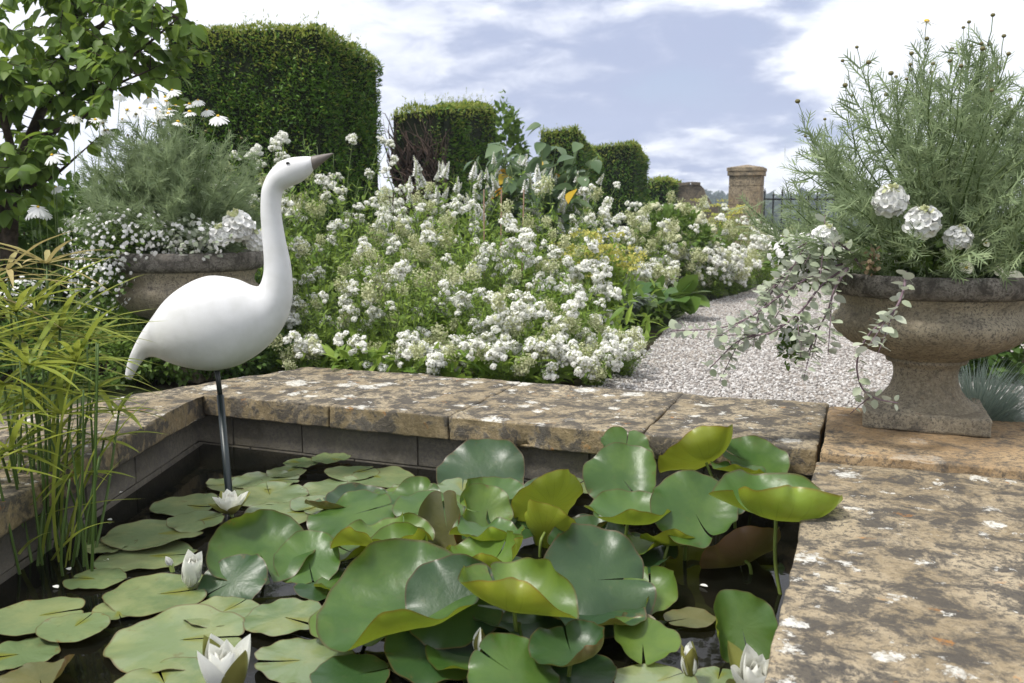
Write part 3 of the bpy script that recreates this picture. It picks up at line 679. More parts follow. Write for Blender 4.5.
# ------------------------------------------------------------------ water lilies
def lily_mat(name, top_a, top_b, und_a, und_b, rough=0.33, trans=0.25, notch=0.0):
    m, t = mat(name); geo = t.n('ShaderNodeNewGeometry'); pos = geo.outputs['Position']
    uv = t.n('ShaderNodeUVMap', uv_map='leaf').outputs[0]; su = t.n('ShaderNodeSeparateXYZ', {0: uv}).outputs     # u: angle 0..1, v: radius 0..1
    rnd = t.n('ShaderNodeObjectInfo').outputs['Random']
    top = t.mix(rnd, top_a, top_b)
    n1 = t.noise(pos, 9, 5, 0.6).outputs[0]; n2 = t.noise(pos, 38, 5, 0.6).outputs[0]
    top = t.mix(t.math('MULTIPLY', t.step(n1, 0.40, 0.66), 0.6), top, [top_b[0] * 1.5, top_b[1] * 1.25, top_b[2] * 1.15])
    top = t.mix(t.math('MULTIPLY', t.step(n2, 0.58, 0.72), 0.22), top, (0.10, 0.10, 0.03))
    vein = t.math('ABSOLUTE', t.math('SUBTRACT', t.math('FRACT', t.math('ADD', t.math('MULTIPLY', su[0], 17.0), t.math('MULTIPLY', n1, 0.25))), 0.5))
    vm = t.math('MULTIPLY', t.math('SUBTRACT', 1.0, t.step(vein, 0.01, 0.07)), t.math('SUBTRACT', 1.0, t.step(su[1], 0.45, 0.95)))
    if notch:
        dn_ = t.math('ADD', t.math('MINIMUM', su[0], t.math('SUBTRACT', 1.0, su[0])), t.math('MULTIPLY', t.math('SUBTRACT', n1, 0.5), 0.10))
        nm = t.math('MULTIPLY', t.math('SUBTRACT', 1.0, t.step(dn_, 0.015, 0.085)), t.math('SUBTRACT', 1.0, t.step(t.math('ADD', su[1], t.math('MULTIPLY', rnd, 0.4)), 0.55, 1.1)))
        top = t.mix(t.math('MULTIPLY', nm, notch), top, (0.14, 0.15, 0.02))
        top = t.mix(t.math('MULTIPLY', t.step(t.noise(pos, 16, 6, 0.65).outputs[0], 0.62, 0.72), 0.5), top, (0.12, 0.095, 0.04))
    rim = t.step(su[1], 0.955, 1.0)
    top = t.mix(t.math('MULTIPLY', rim, 0.75), top, (0.085, 0.045, 0.018))
    spot = t.math('MULTIPLY', t.step(t.noise(pos, 24, 6, 0.7).outputs[0], 0.60, 0.68), t.step(su[1], 0.72, 0.98))
    top = t.mix(t.math('MULTIPLY', spot, 0.75), top, (0.13, 0.075, 0.025))
    und = t.mix(rnd, und_a, und_b)
    und = t.mix(t.math('MULTIPLY', t.step(t.math('ADD', n1, t.math('MULTIPLY', su[1], 0.15)), 0.5, 0.8), 0.28), und, [und_a[0] * 1.15, und_a[1] * 0.65, und_a[2] * .7])
    und = t.mix(t.math('MULTIPLY', vm, 0.5), und, [x * 0.6 for x in und_a])
    und = t.mix(t.math('MULTIPLY', rim, 0.6), und, (0.20, 0.08, 0.02))
    col = t.mix(geo.outputs['Backfacing'], top, und)
    hgt = t.math('ADD', 0.0, t.math('ADD', t.math('MULTIPLY', n1, 0.8), t.math('ADD', t.math('MULTIPLY', n2, 0.22), t.math('MULTIPLY', t.math('ABSOLUTE', t.math('SINE', t.math('MULTIPLY', su[0], 63.0))), t.math('MULTIPLY', su[1], 0.06)))))
    bp = t.n('ShaderNodeBump', {'Height': hgt, 'Strength': 0.5, 'Distance': 0.008}).outputs[0]
    rg_ = t.math('ADD', rough, t.math('MULTIPLY', n2, 0.14))
    p = t.n('ShaderNodeBsdfPrincipled', {'Base Color': col, 'Roughness': rg_, 'Specular IOR Level': 0.5, 'Normal': bp})
    tr = t.n('ShaderNodeBsdfTranslucent', {'Color': t.mix(0.5, col, (0.30, 0.36, 0.03))})
    out(t, t.n('ShaderNodeMixShader', {0: trans, 1: p.outputs[0], 2: tr.outputs[0]}).outputs[0]); return m
M['pad'] = lily_mat('lily_pad_floating', (0.094, 0.140, 0.058), (0.148, 0.195, 0.092), (0.14, 0.06, 0.03), (0.20, 0.10, 0.04), 0.17, 0.05, 0.85)
M['leaf'] = lily_mat('lily_leaf_raised', (0.030, 0.078, 0.014), (0.066, 0.140, 0.026), (0.18, 0.25, 0.018), (0.21, 0.30, 0.028), 0.32, 0.30)
M['leafy'] = lily_mat('lily_leaf_yellow', (0.075, 0.140, 0.020), (0.10, 0.18, 0.026), (0.22, 0.25, 0.018), (0.23, 0.29, 0.026), 0.34, 0.32)
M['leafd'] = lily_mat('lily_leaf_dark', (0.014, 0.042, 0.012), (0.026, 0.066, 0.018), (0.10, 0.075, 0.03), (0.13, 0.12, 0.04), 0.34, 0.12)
M['leafr'] = lily_mat('lily_leaf_reddish', (0.075, 0.075, 0.028), (0.09, 0.10, 0.035), (0.14, 0.065, 0.038), (0.17, 0.10, 0.055), 0.38, 0.15)
M['petiole'] = leafmat('lily_stalk', (0.10, 0.15, 0.03), (0.16, 0.20, 0.05), 0.35, 0.0)

def lily_leaf(label, c, Rr, normal, notch, cup=0.0, lifts=(), saddle=(0, 0), wave=0.05, nw=5, gap=0.10, mat_='leaf', seed=0, stalk=True, floats=False, ell=1.0, group=None, name='lily_leaf', overlap=0.0):
    """leaf blade grown from its stalk point: each radius bends like an arc; lifts = [(angle, amount, power)] curl parts of the rim up (+) or down (-)"""
    rs = np.random.RandomState(seed + 11); nr, na = 14, 96
    ph = rs.uniform(0, 6.28, 4); V = [(0, 0, 0)]; UV = [(0.5, 0)]
    a0 = notch + gap / 2; a1 = notch + 2 * math.pi - gap / 2
    if not floats: lifts = list(lifts) + [(rs.uniform(0, 6.28), rs.uniform(.25, .6), 5), (rs.uniform(0, 6.28), rs.uniform(-.5, .3), 4)]
    rad = [0.0] * (na + 1); hgt = [0.0] * (na + 1)
    for i in range(1, nr + 1):
        f = (i - .5) / nr
        for k in range(na + 1):
            th = a0 + (a1 - a0) * k / na
            dn = min(k, na - k) / na * 2 * math.pi                       # angular distance from the notch
            rim = Rr * (1 - 0.10 * math.exp(-dn / .12)) * (1 + .035 * math.sin(2 * th + ph[0]) + .034 * math.sin(3 * th + ph[1]) + .020 * math.sin(5 * th + ph[0]) + .010 * math.sin(9 * th + ph[2]) + .006 * math.sin(17 * th + ph[3]))
            slope = (cup + saddle[1] * math.cos(2 * (th - saddle[0]))) * f + wave * (2.2 * math.sin(nw * th + ph[1]) * f ** 2.5 + 1.6 * math.sin((2 * nw + 1) * th + ph[2]) * f ** 5)
            for (la, am, pw) in lifts:
                slope += am * max(0.0, math.cos(th - la)) ** pw * f ** 1.8 * 1.25
            rad[k] += rim / nr * math.cos(slope); hgt[k] += rim / nr * math.sin(slope)
            V.append((rad[k] * math.cos(th), rad[k] * math.sin(th) * ell, hgt[k] + overlap * Rr * (k / na - .5) * .2)); UV.append((k / na, i / nr))
    F = []
    for k in range(na): F.append((0, 1 + k, 2 + k))
    for i in range(nr - 1):
        for k in range(na):
            a = 1 + i * (na + 1) + k; F.append((a, a + na + 1, a + na + 2, a + 1))
    me_v = np.array(V); nv = Vector(normal).normalized()
    # basis: local x = right as seen from the camera, made perpendicular to the normal
    z = np.array(RGT) * nv.x + np.array(FWD) * nv.y + np.array(UP) * nv.z
    x = np.array(RGT) - z * np.dot(np.array(RGT), z); x /= np.linalg.norm(x); y = np.cross(z, x)
    Wv = me_v @ np.stack([x, y, z])
    c = Vector(c)
    if not floats:      # keep every part of a raised blade above the water's floor and out of the copings
        pass
    mb = MB(); mb.add(Wv, F)
    root = thing(name, label, 'lily pad' if floats else 'lily leaf', tuple(c), group)
    o = mb.build('blade', M[mat_], root)
    me = o.data; uvl = me.uv_layers.new(name='leaf'); li = np.empty(len(me.loops), np.int32); me.loops.foreach_get('vertex_index', li)
    uvl.data.foreach_set('uv', np.array(UV, np.float32)[li].ravel())
    if stalk:
        e = Vector((rs.uniform(-.05, .05), rs.uniform(-.02, .07), 0)); b = Vector((e.x, e.y, -0.5 - c.z))
        b.z = -0.32 - c.z
        p0 = Vector(-z * .002); mid = p0 - Vector(z) * 0.35 * abs(c.z - WZ + .02) + Vector((e.x * .3, e.y * .3, -.3 * abs(c.z - WZ)))
        mb = MB(); tube(mb, curve([p0, mid, b], 6), .0042, .0050, 8); mb.build('stalk', M['petiole'], root)
    return root

D2 = math.radians
# floating pads: pixel centre, half width in pixels, notch angle in degrees, label
pads = [
 (233, 484, 28, 200, 'lily pad floating behind the foot of the bird pole'), (267, 481, 34, 10, 'pale lily pad just beyond the open flower at the bird pole'), (286, 472, 21, 60, 'small pale lily pad beyond the open flower, towards the long coping'),
 (301, 463, 18, 150, 'small yellow-edged lily pad nearest the far pond corner'), (331, 458, 21, 320, 'small dark green lily pad closest to the wall of the long coping'), (334, 489, 36, 350, 'broad pale lily pad floating a little beyond the raised glossy leaves'),
 (285, 513, 42, 20, 'pale lily pad beside the open white flower at the pole'), (186, 505, 36, 340, 'lily pad at the tip of the raft where the dark water begins'), (155, 534, 50, 15, 'wide lily pad with a pale sheen at the edge of the dark water'),
 (196, 521, 30, 30, 'lily pad touching the open flower from the near side'), (146, 556, 50, 5, 'long lily pad overlapped by the wide pale one'), (96, 579, 30, 170, 'lily pad beside the dark water halfway down the raft'), (157, 594, 55, 12, 'round lily pad under the half-closed white flower'),
 (36, 616, 48, 25, 'yellow-notched lily pad at the edge of the photo over dark water'), (74, 627, 36, 80, 'lily pad with a yellow stained notch among the near dark water'), (20, 654, 40, 200, 'pale lily pad cut by the photo edge below the yellow-notched one'),
 (40, 679, 42, 300, 'brown-edged curling lily pad at the bottom corner of the photo'), (179, 640, 74, 8, 'largest pale lily pad, beyond the big near flower'), (222, 612, 40, 60, 'lily pad tucked under the bending dark leaf by the half-closed flower'),
 (284, 617, 44, 330, 'smooth lily pad with a reddish rim beside the biggest raised leaf'), (303, 660, 52, 190, 'pale lily pad below the biggest raised leaf, near the big flower'), (165, 684, 56, 120, 'lily pad cut by the bottom of the photo before the big flower'),
 (382, 478, 34, 140, 'olive lily pad between the far raft and the slate-green leaf at the wall'), (352, 473, 28, 40, 'lily pad under the olive one near the long coping'), (420, 492, 34, 100, 'pale glossy lily pad beside the slate-green leaf at the wall'),
 (455, 505, 30, 260, 'lily pad half under the rolled brownish leaf'), (270, 495, 40, 110, 'pale lily pad right under the open flower at the pole'), (320, 505, 30, 240, 'pale lily pad beside the raised glossy leaf'),
 (262, 545, 34, 200, 'lily pad under the large cupped leaf by the half-closed flower'), (655, 682, 44, 30, 'wet lily pad with a water drop at the foot of the white bud'), (718, 680, 30, 70, 'dark lily pad between the white bud and the near coping'),
 (432, 664, 46, 100, 'dark shaded lily pad under the biggest raised leaf'), (690, 618, 27, 200, 'submerged-looking olive lily pad in the dark open water'), (350, 676, 44, 20, 'green lily pad at the bottom of the photo beside the shaded one'), (580, 672, 40, 150, 'dark lily pad under the yellow-lipped leaf'),
 (500, 672, 44, 60, 'dark lily pad in the shade under the twisted yellow leaf'), (118, 610, 26, 300, 'small lily pad squeezed beside the round one'), (110, 545, 26, 100, 'lily pad with a yellow edge where the raft meets dark water'),
 (535, 500, 34, 0, 'lily pad seen between the upright yellow leaves and the wall'), (575, 486, 28, 60, 'small lily pad by the wall behind the upright yellow leaf'), (720, 500, 34, 20, 'shaded lily pad below the large right-hand cupped leaf')]
for i, (px, py, hw, nt, lb) in enumerate(pads):
    z = WZ + 0.004 + 0.0035 * (i % 5)
    c = P(px, py, z); d = dist(c); R_ = hw * d / FPX
    rs = np.random.RandomState(i)
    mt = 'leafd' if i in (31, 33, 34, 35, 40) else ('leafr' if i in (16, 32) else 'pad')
    lf = [(rs.uniform(0, 6.28), rs.uniform(.05, .22), 3)]
    if i == 16: lf = [(0.1, 1.6, 2)]
    if i in (4, 3): lf = [(rs.uniform(0, 6.28), .15, 3)]
    lily_leaf(lb, c, R_, (rs.uniform(-.02, .02), rs.uniform(-.025, .0), 1), D2(nt), cup=.02, lifts=lf, wave=0.05, nw=rs.randint(4, 8), gap=rs.uniform(.03, .14), mat_=mt, seed=i, stalk=False, floats=True, ell=rs.uniform(.9, 1.02), group='floating lily pads', name='lily_pad', overlap=rs.uniform(-.06, .06))

# raised leaves: pixel of the stalk point, height above the water, radius (m), normal (right, away, up), notch, curl ...
RL = [
 ('large cupped lily leaf leaning over the half-closed white flower', 260, 553, .06, .130, (.10, -.30, .94), -62, dict(cup=.12, lifts=[(D2(150), 1.1, 2), (D2(95), .7, 2), (D2(300), -.5, 2)], mat_='leaf')),
 ('dark bent lily leaf hanging below the large cupped one', 232, 582, .035, .085, (-.25, -.55, .8), 200, dict(cup=-.2, mat_='leafd')),
 ('smooth lily leaf with a glossy lower edge beside the large cupped one', 308, 560, .05, .085, (.05, -.45, .9), -70, dict(cup=.1, lifts=[(D2(80), .4, 2)], mat_='leaf')),
 ('glossy sheen-covered lily leaf rising behind the yellow-lipped one', 352, 515, .05, .125, (-.12, -.30, .95), 20, dict(cup=-.1, lifts=[(D2(100), -.4, 2)], mat_='leaf')),
 ('glossy grey-green lily leaf beside the rolled brownish one', 428, 512, .06, .105, (.05, -.35, .95), 190, dict(cup=-.1, mat_='leaf')),
 ('pale domed lily leaf in front of the slate-green one', 462, 492, .05, .095, (.15, -.25, .95), 90, dict(cup=-.2, mat_='pad')),
 ('slate-green lily leaf propped against the pond wall', 482, 474, .05, .150, (.02, -.64, .76), -95, dict(cup=-.12, lifts=[(D2(180), .2, 2)], mat_='leafd')),
 ('wavy yellow-lipped lily leaf spread like a dish', 384, 545, .075, .130, (.0, .10, .99), 60, dict(cup=.30, lifts=[(D2(265), .75, 1.5), (D2(70), .8, 2)], mat_='leafy', wave=.16, nw=4)),
 ('brownish rolled young lily leaf standing upright', 447, 530, .085, .095, (-.40, -.85, .25), 100, dict(cup=.1, lifts=[(D2(0), 1.7, 2), (D2(180), 1.7, 2)], mat_='leafr', ell=1.1)),
 ('upright green lily leaf with a folded yellow side', 484, 512, .085, .084, (.10, -.75, .62), 180, dict(cup=.2, lifts=[(D2(180), 1.3, 2)], mat_='leafy')),
 ('pale-topped small lily leaf with a bright lip in the middle', 487, 538, .10, .098, (.10, .0, .98), 20, dict(cup=.25, lifts=[(D2(270), .9, 2), (D2(20), .5, 2)], mat_='leaf', wave=.12)),
 ('yellow-green cup-shaped lily leaf with a tall back rim', 490, 564, .09, .112, (-.08, -.08, .98), 60, dict(cup=.35, lifts=[(D2(10), 1.3, 2), (D2(265), 1.1, 2)], mat_='leafy', wave=.12)),
 ('upright yellow-green lily leaf showing its underside', 552, 505, .10, .110, (-.25, .78, .40), 100, dict(cup=.35, lifts=[(D2(0), .5, 2)], mat_='leafy')),
 ('broad yellowish lily leaf standing behind the dark glossy one', 545, 532, .06, .092, (.30, .75, .40), 30, dict(cup=.5, lifts=[(D2(180), .8, 2)], mat_='leafy')),
 ('biggest raised lily leaf, dark above with a yellow curled lip', 402, 612, .075, .178, (-.16, -.26, .95), 20, dict(cup=.20, lifts=[(D2(283), 1.35, 3), (D2(125), .80, 2)], mat_='leaf', wave=.07)),
 ('dark oval lily leaf nested against the biggest one', 455, 602, .10, .108, (.0, -.60, .78), -10, dict(cup=.12, mat_='leafd')),
 ('twisted lily leaf with a golden underside and pale cupped top', 514, 606, .115, .140, (.12, .02, .98), 120, dict(cup=.40, lifts=[(D2(40), 1.0, 2), (D2(245), 1.45, 1.5)], mat_='leafy', wave=.16, nw=3)),
 ('dark glossy lily leaf with a notch in its side', 596, 580, .10, .132, (.06, -.56, .82), 5, dict(cup=.05, lifts=[(D2(120), .5, 2), (D2(280), -.7, 2)], mat_='leafd', wave=.10)),
 ('low lily leaf with a long yellow lip under the dark glossy one', 590, 618, .05, .115, (.0, .05, .98), 40, dict(cup=.20, lifts=[(D2(280), .4, 2)], mat_='leafd')),
 ('yellow-lipped lily leaf near the bottom of the pond view', 572, 655, .07, .085, (.05, -.15, .95), 100, dict(cup=.3, lifts=[(D2(300), 1.5, 2), (D2(20), 1.0, 2)], mat_='leafd')),
 ('plain green lily leaf at the bottom beside the closed green bud', 512, 672, .055, .085, (.22, -.45, .85), 150, dict(cup=-.15, mat_='leaf')),
 ('round lily leaf facing the viewer in front of the white lichen patch', 622, 478, .155, .114, (.04, -.66, .72), -60, dict(cup=.12, lifts=[(D2(0), .4, 2)], mat_='leaf')),
 ('dark lily leaf peeping above the round one against the coping', 626, 450, .165, .090, (.12, -.55, .80), 80, dict(cup=.15, mat_='leaf')),
 ('bright yellow-green lily leaf folded upright against the coping', 706, 462, .172, .145, (-.26, .55, .80), 30, dict(cup=.40, lifts=[(D2(15), 1.2, 2), (D2(255), 1.0, 1.6)], mat_='leafy', wave=.1)),
 ('glossy dark lily leaf reaching for the end of the long coping', 752, 462, .165, .105, (.10, -.40, .90), 160, dict(cup=.20, lifts=[(D2(60), .5, 2)], mat_='leaf')),
 ('lily leaf with a shallow bright lip in front of the glossy dark one', 738, 472, .165, .080, (.10, .02, .98), 100, dict(cup=.30, lifts=[(D2(270), .5, 2)], mat_='leaf')),
 ('heart-shaped lily leaf hanging point down in the middle of the raised group', 695, 512, .145, .120, (.06, -.62, .76), -75, dict(cup=.15, lifts=[(D2(-40), .55, 2)], mat_='leaf')),
 ('pale silvery lily leaf with a yellow-green lip', 628, 520, .115, .124, (.08, -.06, .99), 200, dict(cup=.28, lifts=[(D2(275), 1.0, 2), (D2(80), .5, 2), (D2(350), .4, 2)], mat_='leaf', wave=.06)),
 ('largest cupped lily leaf tilted over the near coping, bright underside towards the pond', 776, 517, .185, .172, (.12, .0, .98), 200, dict(cup=.36, lifts=[(D2(262), 1.4, 1.2), (D2(95), .9, 1.5), (D2(5), .5, 2)], mat_='leaf', wave=.06)),
 ('folded green lily leaf standing alone in the dark water', 742, 628, .06, .080, (-.42, -.80, .38), -80, dict(cup=.15, lifts=[(D2(180), 1.9, 2)], mat_='leaf', ell=.95)),
 ('brown sunken lily leaf in the dark water below the largest cupped one', 745, 560, .03, .115, (-.25, .62, .60), 90, dict(cup=.5, mat_='leafr')),
 ('reddish young lily leaf poking out of the dark water', 636, 632, .025, .055, (.35, -.85, .30), 100, dict(cup=.2, saddle=(0, .9), mat_='leafr', ell=.8)),
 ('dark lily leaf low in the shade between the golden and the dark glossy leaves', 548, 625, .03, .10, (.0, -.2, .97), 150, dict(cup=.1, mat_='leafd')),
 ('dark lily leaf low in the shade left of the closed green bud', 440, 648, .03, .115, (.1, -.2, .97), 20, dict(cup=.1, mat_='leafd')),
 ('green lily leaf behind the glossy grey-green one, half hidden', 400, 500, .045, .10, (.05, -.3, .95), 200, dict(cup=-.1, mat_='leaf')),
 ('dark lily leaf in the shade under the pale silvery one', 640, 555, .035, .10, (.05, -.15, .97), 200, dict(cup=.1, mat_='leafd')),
 ('dark lily leaf in the shade behind the heart-shaped one', 720, 495, .10, .09, (.1, -.3, .9), 100, dict(cup=.1, mat_='leafd')),
 ('low green lily leaf under the yellow-green cup-shaped one', 500, 585, .05, .10, (-.1, -.35, .9), 200, dict(cup=.1, mat_='leaf')),
 ('small yellow-green lily leaf beside the pale silvery one', 668, 545, .07, .075, (.1, .45, .85), 100, dict(cup=.4, mat_='leafy')),
]
for i, (lb, px, py, h, R_, nv, nt, kw) in enumerate(RL):
    c = P(px, py, WZ + h); kw = dict(kw); kw['wave'] = kw.get('wave', .06) * 1.9
    lily_leaf(lb, c, R_, nv, D2(nt), seed=60 + i, gap=.07, group='raised lily leaves', **kw)

rs_ = np.random.RandomState(4); k_ = 0
while k_ < 32:
    px, py = rs_.uniform(330, 700), rs_.uniform(490, 668)
    if py > 560 and px > 655: continue
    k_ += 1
    lily_leaf('lily leaf low in the crowded middle of the pond, partly covered by higher leaves', P(px, py, WZ + rs_.uniform(.015, .05)), rs_.uniform(.07, .115), (rs_.uniform(-.25, .25), rs_.uniform(-.4, .15), .95), rs_.uniform(0, 6.28), cup=rs_.uniform(.05, .3), lifts=[(rs_.uniform(0, 6.28), rs_.uniform(.4, 1.2), 2)], wave=.09, gap=.12, mat_=('leaf', 'leafd', 'leafd', 'leafy')[k_ % 4], seed=200 + k_, group='low crowded lily leaves')

# flowers
def petal_mesh(L, W, cupx=.5, bend=.4, nu=9, nv_=7):
    V = []; F = []
    for i in range(nu):
        t = i / (nu - 1); hw = W * max(0.0, math.sin(math.pi * (t ** .75) * .90 + .18)) ** .7 if t < 1 else 0.0
        hw *= (1 - t ** 5) ** .6
        if i == 0: hw = W * .35
        a = bend * t; y = L * math.sin(a) / max(bend, 1e-3) if bend else L * t; z0 = L * (1 - math.cos(a)) / max(bend, 1e-3)
        for k in range(nv_):
            u = 2 * k / (nv_ - 1) - 1; V.append((u * hw, y, z0 + cupx * hw * u * u))
    for i in range(nu - 1):
        for k in range(nv_ - 1): a = i * nv_ + k; F.append((a, a + 1, a + nv_ + 1, a + nv_))
    return np.array(V), np.array(F)
m, t = mat('lily_petal'); pos = t.n('ShaderNodeNewGeometry').outputs['Position']
p = t.n('ShaderNodeBsdfPrincipled', {'Base Color': t.mix(t.noise(pos, 60, 3).outputs[0], (0.84, 0.84, 0.80), (0.80, 0.80, 0.74)), 'Roughness': 0.5, 'Subsurface Weight': 0.0})
out(t, t.n('ShaderNodeMixShader', {0: .28, 1: p.outputs[0], 2: t.n('ShaderNodeBsdfTranslucent', {'Color': (.86, .86, .78, 1)}).outputs[0]}).outputs[0]); M['petal'] = m
M['sepal'] = leafmat('lily_sepal', (0.17, 0.19, 0.045), (0.28, 0.28, 0.08), 0.45, 0.12, under=(0.18, 0.17, 0.045))
M['stamen'] = leafmat('lily_stamen', (0.75, 0.38, 0.02), (0.85, 0.52, 0.04), 0.6, 0.1)
def lily_flower(label, c, s, opening, n=(4, 5, 5), sep=4, axis=(0, -.1, 1), seed=0, rz=0.0, group='water lily flowers', sep_open=None, green=False, name='water_lily'):
    """opening 0 = shut bud .. 1 = wide open"""
    root = thing(name, label, 'water lily', tuple(c), group); rs = np.random.RandomState(seed)
    av = Vector(axis).normalized(); ax = RGT * av.x + FWD * av.y + UP * av.z; root.rotation_euler = ax.to_track_quat('Z', 'Y').to_euler()
    petals = []
    for ring, k in enumerate(n):
        for i in range(k):
            tilt = math.radians(8 + (62 - 21 * ring) * opening + rs.uniform(-5, 5)); az = rz + 2 * math.pi * (i + .5 * (ring % 2)) / k + rs.uniform(-.1, .1)
            T = petal_mesh(s * (1.0 - .10 * ring) * rs.uniform(.94, 1.05), s * .27 * (1 - .08 * ring), .75, .55)
            mb = MB(); d = Matrix.Rotation(az, 3, 'Z') @ Matrix.Rotation(math.radians(90) - tilt, 3, 'X'); r0 = s * .10 * (1 - .2 * ring)
            V = T[0] @ np.array(d).T + np.array([-math.sin(az) * r0, math.cos(az) * r0, 0])
            mb.add(V, T[1]); mb.build('petal', M['petal'], root)
    so_ = opening if sep_open is None else sep_open
    for i in range(sep):
        az = rz + 2 * math.pi * i / sep + .3; tilt = math.radians(9 + 72 * so_)
        T = petal_mesh(s * 1.0, s * .25, .7, .45); mb = MB(); d = Matrix.Rotation(az, 3, 'Z') @ Matrix.Rotation(math.radians(90) - tilt, 3, 'X'); r0 = s * .125
        V = T[0] @ np.array(d).T + np.array([-math.sin(az) * r0, math.cos(az) * r0, -.002]); mb.add(V, T[1]); mb.build('sepal', M['sepal'], root)
    if opening > .3:
        mb = MB()
        for i in range(46):
            az = rs.uniform(0, 6.28); q = rs.uniform(.2, 1); r0 = s * .05 * (1 + q)
            tube(mb, [(r0 * math.cos(az), r0 * math.sin(az), .005), (r0 * 1.6 * math.cos(az), r0 * 1.6 * math.sin(az), s * .30), (r0 * 1.2 * math.cos(az), r0 * 1.2 * math.sin(az), s * .46)], .0016, .0011, 4)
        mb.build('stamens', M['stamen'], root)
    mb = MB(); tube(mb, [(0, 0, 0.006), tuple(root.rotation_euler.to_matrix().transposed() @ Vector((.01, .02, -(c[2] - WZ) - .12)))], .006, .006, 8); mb.build('stalk', M['petiole'], root)
    return root
lily_flower('open white water lily at the foot of the bird pole', P(231, 513, WZ + .012), .078, .72, axis=(0, -.12, 1), seed=1, rz=.4)
lily_flower('half-closed white water lily against the large cupped leaf', P(190, 585, WZ + .02), .092, .30, axis=(.25, -.25, 1), seed=2, sep=0, rz=.2)
lily_flower('large white water lily with a brown sepal at the bottom of the photo', P(228, 700, WZ + .015), .125, .42, axis=(.0, -.05, 1), seed=3, rz=.75, sep=2, sep_open=.30)
lily_flower('white water lily bud with green sepals standing in the dark water', P(690, 675, WZ + .02), .068, .03, n=(4, 3), axis=(-.08, -.05, 1), seed=4, sep=3, sep_open=.12)
lily_flower('open white water lily with a yellow centre beside the near coping', P(752, 694, WZ + .02), .095, .55, axis=(.05, -.35, 1), seed=5, rz=.1, sep_open=.7)
lily_flower('closed green water lily bud under the twisted golden leaf', P(479, 652, WZ + .03), .052, .0, n=(3,), axis=(.1, 0, 1), seed=6, sep=4, sep_open=.0)
lily_flower('tiny cream water lily bud beside the half-closed flower', P(172, 566, WZ + .015), .032, .05, n=(4,), axis=(-.4, -.3, 1), seed=7, sep=0)

rs_ = np.random.RandomState(9)
for i_, (px, py) in enumerate([(122, 492), (96, 498), (70, 570), (58, 588), (112, 520), (88, 548), (668, 590), (650, 600), (700, 585), (130, 470), (105, 560)]):
    T = petal_mesh(rs_.uniform(.012, .026), .007, .5, .3); mb = MB(); mb.add(T[0], T[1]); o = mb.build('fallen_petal', M['petal']); o.location = P(px, py, WZ + .003); o.rotation_euler = (0, 0, rs_.uniform(0, 6.28))
    tag(o, 'small white fallen petal floating on the dark open water of the pond', 'petal', 'fallen petals on the water')

# ------------------------------------------------------------------ planting
LANCE = blade([(0, .03), (.25, .13), (.5, .155), (.8, .08), (1, 0)], .25, .25)
OVATE = blade([(0, .04), (.12, .26), (.32, .36), (.58, .30), (.82, .14), (1, 0)], .22, .22, .02)
ROUND = blade([(0, .10), (.15, .34), (.45, .44), (.75, .32), (.93, .12), (1, 0.02)], .15, .12)
STRAP = blade([(0, .03), (.4, .035), (.8, .025), (1, 0)], .3, .1)
PETAL = blade([(0, .4), (.4, .62), (.8, .55), (1, .2)], .1, .15)
def rots(D, rng, up=(0, 0, 1)): return frames(D, np.asarray(up) + rng.normal(size=(len(D), 3)) * .35)

def floret_head(rng, domes, mat_a, mat_core, size=.0076, n_per=48):
    """cluster of small domes packed with tiny florets; domes = [(x, y, z, r)]"""
    mb = MB()
    for (x, y, z, r) in domes:
        ico(mb, (x, y, z), r * .72, 1, 1, (1, 1, .8))
        d = nrm(rng.normal(size=(n_per * 2, 3)) + np.array([0, 0, .45])); d = d[d[:, 2] > -.45][:n_per]
        p = np.array([x, y, z]) + d * r * np.array([1, 1, .85]) * rng.uniform(.80, 1.22, (len(d), 1))
        inst(mb, PETAL, p - d * size * .2, frames(nrm(np.cross(d, rng.normal(size=(len(d), 3)))) + d * .25, d), rng.uniform(.75, 1.3, len(d)) * size)
    return mb
def mesh_only(mb, name, mats):
    o = mb.build(name, mats); me = o.data; bpy.data.objects.remove(o); return me
M['floret_core'] = plain('floret_core', (0.40, 0.42, 0.26), 0.8, .2, .3, 60)
HEADS = []; FADED = []
for v in range(5):
    rng = np.random.default_rng(100 + v)
    dm = [(0, 0, .022, rng.uniform(.019, .025))] + [(math.cos(a) * rng.uniform(.022, .034), math.sin(a) * rng.uniform(.022, .034), rng.uniform(-.022, .010), rng.uniform(.012, .019)) for a in rng.uniform(0, 6.28, 3 + v % 3)]
    HEADS.append(mesh_only(floret_head(rng, dm, 0, 1), 'flower', [M['valerian_flower'], M['floret_core']]))
for v in range(3):
    rng = np.random.default_rng(200 + v); mb = MB(); n = 230
    q = nrm(rng.normal(size=(n, 3))) * rng.random((n, 1)) ** .6 * np.array([.036, .036, .050]); q[:, 2] += .01
    inst(mb, PETAL, q, rots(nrm(rng.normal(size=(n, 3)) + [0, 0, .6]), rng), rng.uniform(.0045, .0085, n))
    FADED.append(mesh_only(mb, 'flower', [M['faded_flower']]))
SPIRE = []
for v in range(2):
    rng = np.random.default_rng(300 + v); mb = MB(); n = 170; tt = rng.random(n); a = rng.uniform(0, 6.28, n); r = .021 * (1 - tt * .85)
    p = np.stack([np.cos(a) * r, np.sin(a) * r, tt * .13], 1); d = np.stack([np.cos(a), np.sin(a), np.full(n, .3)], 1)
    tube(mb, [(0, 0, 0), (0, 0, .12)], .012, .003, 5, 1)
    inst(mb, PETAL, p, rots(nrm(d), rng), rng.uniform(.008, .014, n) * (1.2 - tt)); SPIRE.append(mesh_only(mb, 'flower_spire', [M['white_petal'], M['floret_core']]))

